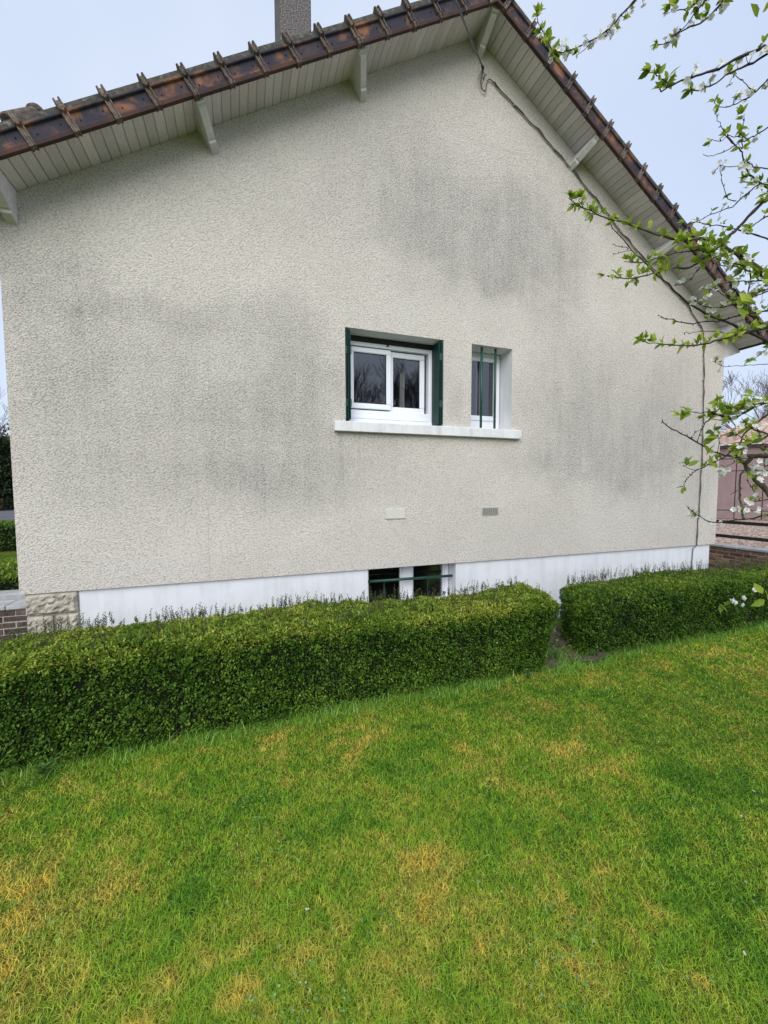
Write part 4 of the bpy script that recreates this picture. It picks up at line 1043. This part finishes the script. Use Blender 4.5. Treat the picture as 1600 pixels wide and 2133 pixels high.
for i, (px, d, rx, h, cone, b) in enumerate([(10, 41, 2.2, 5.2, True, -.1), (-60, 43, 3.0, 6.5, False, .15), (45, 46, 3.5, 6.2, False, .2), (-20, 50, 4, 7.5, False, .05), (30, 44, 1.6, 3.6, True, -.15)]):
    p = pix(px, 1055, d); lab = ['dark conifer across the road at far left', 'olive green bush at the far left edge', 'brownish leafy bush beyond the road beside the house edge', 'tall dull green tree mass behind the conifer', 'small dark conifer beside the road'][i]
    bush('conifer' if cone else 'far_tree', lab, 'tree', (float(p[0]), float(p[1]), GZ), rx, rx, h, 5000, .28, i + 60, cone, b)

# ------------------------------------------------------------------ BLOSSOMING PLUM TREE (right)
M_PBARK = simple('plum_bark', (.022, .016, .014), (.075, .060, .048), 25, .75, .5, 60, .004)
M_PMOSS = simple('mossy_plum_bark', (.030, .028, .016), (.11, .10, .05), 30, .9, .7, 60, .006)
M_PLEAF = leaf_mat('plum_leaf', [(0, (.10, .17, .018)), (.35, (.24, .35, .035)), (.7, (.40, .50, .06)), (1, (.58, .64, .13))], .5, .45, .25)
M_BLOSS = leaf_mat('plum_blossom', [(0, (.62, .66, .52)), (.4, (.80, .81, .76)), (1, (.90, .90, .88))], .6, .35, .2)
def plum():
    rg = np.random.default_rng(77); base = np.array([4.75, -4.05, GZ]); root = empty('plum_tree', tuple(base)); tag(root, 'plum tree with white blossom and fresh leaves reaching in from the right', 'tree')
    # (points tip->base in photo pixels, distance tip, distance base, radius tip mm, base mm, leaf density, blossom density)
    B = [
     ([(1185,415),(1232,440),(1270,455),(1300,463),(1345,480),(1400,497),(1440,498),(1463,497),(1490,505),(1515,518),(1545,535),(1570,552),(1605,580)],1.55,1.6,1.5,7,1.0,.25),
     ([(1205,418),(1222,440),(1240,447)],1.55,1.56,1,1.4,1.5,.0),
     ([(1265,575),(1290,578),(1325,578),(1360,570),(1400,558),(1435,557),(1460,543),(1490,520),(1510,498),(1540,472),(1570,440),(1605,405)],1.45,1.6,1.4,5,.9,.2),
     ([(1300,545),(1330,548),(1352,543),(1380,534),(1420,525),(1450,522),(1475,523),(1500,512)],1.5,1.55,1.2,2.5,1.5,.3),
     ([(1270,462),(1276,475),(1310,512),(1325,530),(1355,560),(1375,578),(1400,599),(1422,621),(1450,640),(1480,659),(1502,666),(1526,676),(1545,686),(1572,697),(1605,715)],1.6,1.75,1.2,5.5,.12,.03),
     ([(1278,508),(1288,513),(1310,516)],1.62,1.63,.8,1.2,.0,.0),
     ([(1280,528),(1295,526),(1315,522)],1.63,1.64,.8,1.2,.0,.0),
     ([(1405,594),(1420,592),(1440,580),(1452,566),(1458,556)],1.6,1.58,1,1.6,.0,2.2),
     ([(1372,656),(1385,663),(1403,666),(1420,672),(1455,672),(1480,669),(1505,667),(1540,657),(1580,650),(1605,646)],1.7,1.6,1.2,3,.25,.0),
     ([(1425,693),(1445,693),(1462,690),(1490,690),(1515,695),(1540,697)],1.7,1.68,1,2,.2,.0),
     ([(1328,706),(1350,713),(1400,718),(1430,719),(1450,719),(1480,714),(1510,705),(1535,697),(1560,692),(1605,682)],1.4,1.5,1.2,4,1.3,.05),
     ([(1485,752),(1503,762),(1510,763),(1545,762),(1570,760),(1605,757)],1.9,1.9,.8,1.5,.15,.2),
     ([(1555,748),(1573,745),(1590,733),(1605,720)],1.6,1.6,.8,1.4,.8,.9),
     ([(1450,625),(1462,636),(1480,640),(1500,640),(1520,636),(1550,630),(1580,610),(1605,600)],1.6,1.6,1,2.4,.7,2.4),
     ([(1490,595),(1495,605),(1520,622),(1550,622),(1580,615),(1605,603)],1.6,1.6,1,2.2,.5,1.6),
     ([(1478,605),(1500,592),(1530,586),(1560,587),(1580,585),(1605,578)],1.5,1.55,1,2.6,.7,1.6),
     ([(1524,632),(1535,640),(1550,650),(1562,657),(1580,670),(1605,690)],1.62,1.66,1.5,3.5,.6,.8),
     ([(1545,650),(1552,632),(1560,605),(1563,580),(1558,555)],1.62,1.6,1,2.4,.6,1.2),
     ([(1500,553),(1530,554),(1550,560),(1575,570),(1605,580)],1.58,1.6,1.4,3.5,.9,.8),
     ([(1468,530),(1500,540),(1530,548),(1555,556)],1.52,1.56,1,2,1.4,1.4),
     ([(1118,25),(1122,48),(1133,70),(1143,92),(1153,108),(1165,118)],1.75,1.76,1,1.6,1.5,.2),
     ([(1155,103),(1170,108),(1190,103),(1220,90),(1245,78),(1275,55),(1295,30),(1310,15),(1335,-12)],1.75,1.8,1.4,3,.4,2.4),
     ([(1208,112),(1222,98),(1230,88)],1.75,1.76,.8,1.2,.6,2.0),
     ([(1262,62),(1262,75),(1280,45)],1.75,1.76,.8,1.2,.3,1.6),
     ([(1375,92),(1395,88),(1405,75),(1430,60),(1460,48),(1485,25),(1500,8),(1515,-8)],1.7,1.7,1.2,3,.45,1.4),
     ([(1408,70),(1420,62),(1440,38),(1455,18),(1475,-6)],1.7,1.7,1,2,.5,1.0),
     ([(1402,22),(1425,20),(1445,8),(1458,-6)],1.7,1.7,1,2,1.0,.6),
     ([(1480,30),(1498,14),(1510,-5)],1.66,1.66,1,2,1.2,1.8),
     ([(1378,190),(1385,185),(1400,175),(1430,165),(1460,155),(1500,142),(1540,120),(1580,105),(1605,93)],1.4,1.45,1.4,4,.55,1.0),
     ([(1362,148),(1372,160),(1385,168),(1395,180)],1.38,1.4,1,1.6,2.4,.6),
     ([(1437,182),(1455,187),(1480,178),(1510,160),(1535,143),(1570,130),(1605,108)],1.4,1.45,1,3,.4,1.6),
     ([(1530,155),(1545,168),(1560,180),(1575,190)],1.5,1.5,.8,1,.2,.9),
     ([(1488,214),(1505,223),(1520,220),(1545,210),(1570,195),(1590,175),(1605,160)],1.7,1.7,.8,2.5,.5,1.1),
     ([(1489,236),(1497,250),(1505,268),(1512,280),(1522,292),(1532,302)],1.8,1.8,.8,1.6,.4,.25),
     ([(1483,290),(1500,293),(1516,284),(1530,286),(1548,286),(1560,289)],1.8,1.8,.8,1.6,.4,1.0),
     ([(1515,283),(1530,302),(1543,312),(1548,332),(1555,352),(1567,370),(1584,382),(1605,395)],1.8,1.8,1.4,3.2,.35,.3),
     ([(1552,236),(1548,260),(1546,285),(1547,310)],1.8,1.8,.8,1.6,1.0,.1),
     ([(1465,322),(1480,325),(1500,320),(1520,310),(1540,298),(1560,288),(1580,278),(1605,262)],1.75,1.75,.8,2.2,.25,.6),
     ([(1495,350),(1500,345),(1520,348),(1545,345),(1552,345)],1.8,1.8,.8,1.4,.2,1.9),
     ([(1500,335),(1503,365),(1505,380),(1512,405),(1520,416),(1535,418)],1.8,1.8,.8,1.6,.2,.2),
     ([(1432,468),(1455,460),(1480,448),(1510,437),(1525,430),(1540,417),(1560,400),(1575,388),(1586,382)],1.75,1.8,1,2.6,.3,.9),
     ([(1425,470),(1450,462),(1475,467),(1500,470),(1525,475),(1550,483),(1575,490),(1605,500)],1.7,1.7,1,2.6,.35,.25),
     ([(1555,335),(1562,340),(1575,348),(1605,352)],1.75,1.75,1.2,2,.2,.1),
     ([(1548,378),(1563,380),(1580,382),(1605,386)],1.75,1.75,1.2,2,1.6,1.4),
     ([(1560,478),(1575,465),(1590,455),(1605,448)],1.5,1.5,1.2,2.4,1.5,.8),
     ([(1380,873),(1383,882),(1400,893),(1430,908),(1460,925),(1490,942),(1520,950),(1540,957)],1.5,1.5,1.4,3.4,.03,.0),
     ([(1536,953),(1548,963),(1560,982),(1575,1000),(1605,1030)],1.5,1.45,5,8,.5,.9),
     ([(1425,972),(1440,977),(1450,980)],1.45,1.46,.8,1.2,.0,.0),
     ([(1430,1001),(1440,990),(1450,980),(1475,970),(1500,957),(1520,943),(1540,925),(1550,905),(1575,882),(1605,858)],1.45,1.5,.9,3,.1,.15),
     ([(1440,911),(1448,901),(1462,893)],1.5,1.5,.7,.9,.0,.0),
     ([(1453,917),(1460,900),(1470,880),(1485,865),(1495,855),(1502,843)],1.5,1.48,1.2,2,.0,.0),
     ([(1495,940),(1498,925),(1500,911),(1512,905),(1530,895)],1.5,1.5,1,1.6,.7,.1),
     ([(1434,858),(1460,860),(1480,858),(1500,865),(1518,871)],1.42,1.42,1,3,.5,.1),
     ([(1480,860),(1500,866),(1525,872),(1545,862),(1570,848),(1605,836)],1.42,1.45,3.2,4,1.2,.8),
     ([(1475,863),(1482,872),(1505,876),(1520,872)],1.42,1.43,.9,1.8,.3,.2),
     ([(1516,928),(1530,945),(1542,958)],1.5,1.5,1,2,.0,.0),
     ([(1552,978),(1545,985),(1541,1005),(1541,1025),(1543,1045),(1547,1065),(1549,1083)],1.45,1.4,2.4,3.2,.0,.0),
     ([(1556,950),(1575,949),(1605,949)],1.45,1.45,6,7,.0,.0),
     ([(1553,965),(1562,958),(1568,950)],1.46,1.45,6,7,.2,.0),
     ([(1424,1010),(1430,1000)],1.45,1.46,1,1.2,3,.5),
     ([(1433,1058),(1450,1070),(1470,1083),(1500,1087),(1550,1082),(1605,1072)],1.6,1.5,.9,2.6,.1,.35),
     ([(1558,990),(1560,1005),(1568,1018),(1580,1035)],1.45,1.45,.8,1.6,.3,.8),
     ([(1520,1030),(1537,1021)],1.45,1.45,.8,1,.0,.0),
     ([(1500,968),(1512,972),(1530,962)],1.48,1.48,.8,1,.6,1.0),
     ([(1490,842),(1500,838),(1512,845),(1530,850)],1.45,1.45,.8,1.4,2.0,.2),
     ([(1530,858),(1550,848),(1575,842),(1605,838)],1.4,1.4,1,2.4,1.4,.8),
     ([(1545,885),(1560,892),(1580,898),(1605,905)],1.42,1.42,1.4,3,.9,1.6),
     ([(1540,935),(1560,925),(1580,915),(1605,905)],1.42,1.42,1.4,3,.9,.8),
     ([(1535,905),(1555,918),(1575,930),(1605,940)],1.42,1.42,1.2,2.6,.7,1.3),
     ([(1565,985),(1580,975),(1605,968)],1.42,1.42,1.2,2.6,.6,2.2),
     ([(1550,1050),(1575,1045),(1605,1040)],1.45,1.45,1,2,.3,1.8),
     ([(1522,1258),(1550,1256),(1568,1246),(1583,1228),(1605,1206)],1.5,1.4,.8,1.8,.0,.0),
     ([(1565,1225),(1575,1235),(1590,1215),(1605,1195)],1.5,1.4,.7,1.4,.0,.0),
    ]
    limbs = MB(); mossy = MB(); LP, LD, LN, LS = [], [], [], []; FP = []
    trunk_top = base + np.array([.1, .1, 1.55]); forks = [base + np.array([0, .15, 1.3]), base + np.array([-.15, .35, 2.2]), base + np.array([-.05, .2, .95]), base + np.array([-.25, .5, 3.0])]
    for (pts, d0, d1, r0, r1, ld, fd) in B:
        n = len(pts); ds = np.linspace(d0, d1, n); P = [pix(x, y, d) for (x, y), d in zip(pts, ds)]
        # resample smoothly
        Q = []
        for i in range(n - 1):
            p0, p1, p2, p3 = P[max(i - 1, 0)], P[i], P[i + 1], P[min(i + 2, n - 1)]
            for u in (0, .33, .67): Q.append(.5 * ((2 * p1) + (-p0 + p2) * u + (2 * p0 - 5 * p1 + 4 * p2 - p3) * u * u + (-p0 + 3 * p1 - 3 * p2 + p3) * u ** 3))
        Q.append(P[-1]); Q = [q + rg.normal(size=3) * .0009 for q in Q]; m = len(Q); rr = [(r0 + (r1 - r0) * i / (m - 1)) * .00078 * (1 + (.25 if i % 4 == 2 else 0)) for i in range(m)]
        tgt = mossy if r1 >= 6 or (pts[0] == (1552, 978)) else limbs
        if pts[-1][0] >= 1600 or pts[-1][1] < 0:      # runs on, out of the picture, to the trunk
            z = Q[-1][2]; fk = min(forks, key=lambda f: abs(f[2] - .5 - z)) ; e = Q[-1]; dr = Q[-1] - Q[-3]; dr = dr / (np.linalg.norm(dr) + 1e-9); L_ = np.linalg.norm(fk - e)
            for u in (.2, .4, .6, .8, 1.0):
                a_ = e + dr * L_ * .5; Q.append((1 - u) ** 2 * e + 2 * u * (1 - u) * a_ + u * u * fk); rr.append(rr[m - 1] * (1 + u * 1.5))
        tgt.tube(Q, rr, 7 if r1 > 2.5 else 5)
        # spurs
        ln = sum(np.linalg.norm(np.array(P[i + 1]) - np.array(P[i])) for i in range(n - 1))
        cnt = int(ln / (.0105 if ld > .85 else .015))
        tdir = unit(np.array(P[0]) - np.array(P[1]))
        for k in range(cnt + 1):
            s_ = k / max(cnt, 1); idx = min(int(s_ * (m - 1)), m - 1); p = Q[idx]; tip = (k == 0)
            g = unit(rg.normal(size=3) + np.array([0, 0, .7]))
            if rg.random() < .5: limbs.tube([p, p + g * .006], [.0016, .0011], 4)
            if ld > 0 and rg.random() < min(1, (.80 * ld)) or (tip and ld > .3):
                c = rg.integers(3, 7) if not tip else 8
                sp = p + g * .008
                for j in range(c):
                    a = unit(g * .7 + (tdir if tip else 0) * .9 + rg.normal(size=3) * .65 + np.array([0, 0, .25])); LP.append(sp); LD.append(a); LN.append(unit(rg.normal(size=3) * .6 + np.array([0, -.2, 1.]))); LS.append((.011 + .012 * rg.random()) * (1.1 if ld > .8 else .9))
            if fd > 0 and rg.random() < .40 * fd:
                c = rg.integers(1, 4)
                for j in range(c):
                    g2 = unit(g + rg.normal(size=3) * .8); fp = p + g2 * (.010 + .010 * rg.random()); limbs.tube([p, fp], [.0006, .0006], 3); FP.append((fp, unit(g2 + rg.normal(size=3) * .5 + np.array([-.15, -.5, 0]))))
    # explicit clusters (flowers low at right; big near leaves at the edge)
    for (x, y, d) in [(1527, 1257, 1.5), (1521, 1253, 1.5), (1548, 1260, 1.5), (1567, 1229, 1.5), (1482, 1085, 1.55), (1500, 1090, 1.55), (1505, 982, 1.45), (1508, 985, 1.45), (1540, 1062, 1.42), (1555, 1062, 1.42), (1575, 1062, 1.42), (1536, 1060, 1.42), (1590, 985, 1.4), (1580, 978, 1.4), (1572, 972, 1.4), (1585, 995, 1.4)]:
        for j in range(2 if d > 1.45 else 3): FP.append((pix(x, y, d) + rg.normal(size=3) * .005, unit(rg.normal(size=3) + np.array([-.3, -1, .2]))))
    for (x, y, d, c) in [(1502, 1258, 1.5, 3), (1597, 1243, 1.4, 3), (1590, 590, 1.1, 3), (1575, 640, 1.1, 3), (1598, 640, 1.1, 3), (1590, 25, 1.3, 2), (1598, 75, 1.3, 3), (1567, 922, 1.3, 4), (1571, 825, 1.3, 3), (1510, 860, 1.4, 5), (1540, 850, 1.4, 5), (1420, 858, 1.42, 4), (1495, 905, 1.45, 5), (1485, 915, 1.45, 3), (1475, 945, 1.45, 4), (1428, 970, 1.42, 4), (1495, 975, 1.42, 3), (1545, 640, 1.3, 4), (1440, 855, 1.42, 3)]:
        for j in range(c):
            LP.append(pix(x, y, d) + rg.normal(size=3) * .004); LD.append(unit(rg.normal(size=3) + np.array([-.6, -.1, .3]))); LN.append(unit(rg.normal(size=3) * .5 + np.array([0, -.4, 1.]))); LS.append(.026 + .012 * rg.random())
    tr = MB(); tr.tube([base + np.array([0, 0, -.05]), base + np.array([.02, 0, .5]), base + np.array([0, .05, 1.0]), trunk_top, forks[1], forks[3]], [.085, .07, .06, .045, .03, .015], 12)
    for f in forks[:3:2]: tr.tube([base + np.array([0, .02, .8]), f], [.03, .02], 8)
    R = base
    def B_(mb, name, mat): mb.v = [tuple(np.array(v) - R) for v in mb.v]; return mb.build(name, mat, root, smooth=True)
    B_(tr, 'trunk', M_PMOSS); lm = B_(limbs, 'branches', M_PBARK); lm['kind'] = 'stuff'; B_(mossy, 'mossy_limb', M_PMOSS)
    LP = np.array(LP) - R; n = len(LP); LS = np.array(LS); V, F = oval_leaves(LP, np.array(LD), np.array(LN), LS, LS * .54)
    o = link('leaves', np_mesh('leaves', V, F, {'tint': np.repeat(np.clip(.5 + .22 * rg.normal(size=n), 0, 1), 8)}), M_PLEAF, root); o['kind'] = 'stuff'
    # blossoms: five petals each plus stamens
    PP, DD, NN, TT = [], [], [], []
    for (p, ax) in FP:
        a = unit(np.cross(ax, [0.3, .2, 1.])); b = np.cross(ax, a)
        for k in range(5):
            an = k * 1.2566 + rg.random() * .2; PP.append(p - R); DD.append(math.cos(an) * a + math.sin(an) * b + ax * .35); NN.append(ax); TT.append(np.clip(.6 + .2 * rg.normal(), 0, 1))
    m = len(PP); V, F = oval_leaves(np.array(PP), np.array(DD), np.array(NN), np.full(m, .0088), np.full(m, .0088), .08, -.1)
    c_ = np.array([p + ax * .001 for p, ax in FP]) - R; k = len(c_); V2, F2 = leaves(np.repeat(c_, 4, 0), np.repeat(np.array([ax for _, ax in FP]), 4, 0) + rg.normal(size=(4 * k, 3)) * .35, rg.normal(size=(4 * k, 3)), np.full(4 * k, .006), np.full(4 * k, .0012))
    o = link('blossoms', np_mesh('blossoms', np.concatenate([V, V2]), np.concatenate([F, F2 + len(V)]), {'tint': np.concatenate([np.repeat(TT, 8), np.full(len(V2), .05)])}), M_BLOSS, root); o['kind'] = 'stuff'
plum()
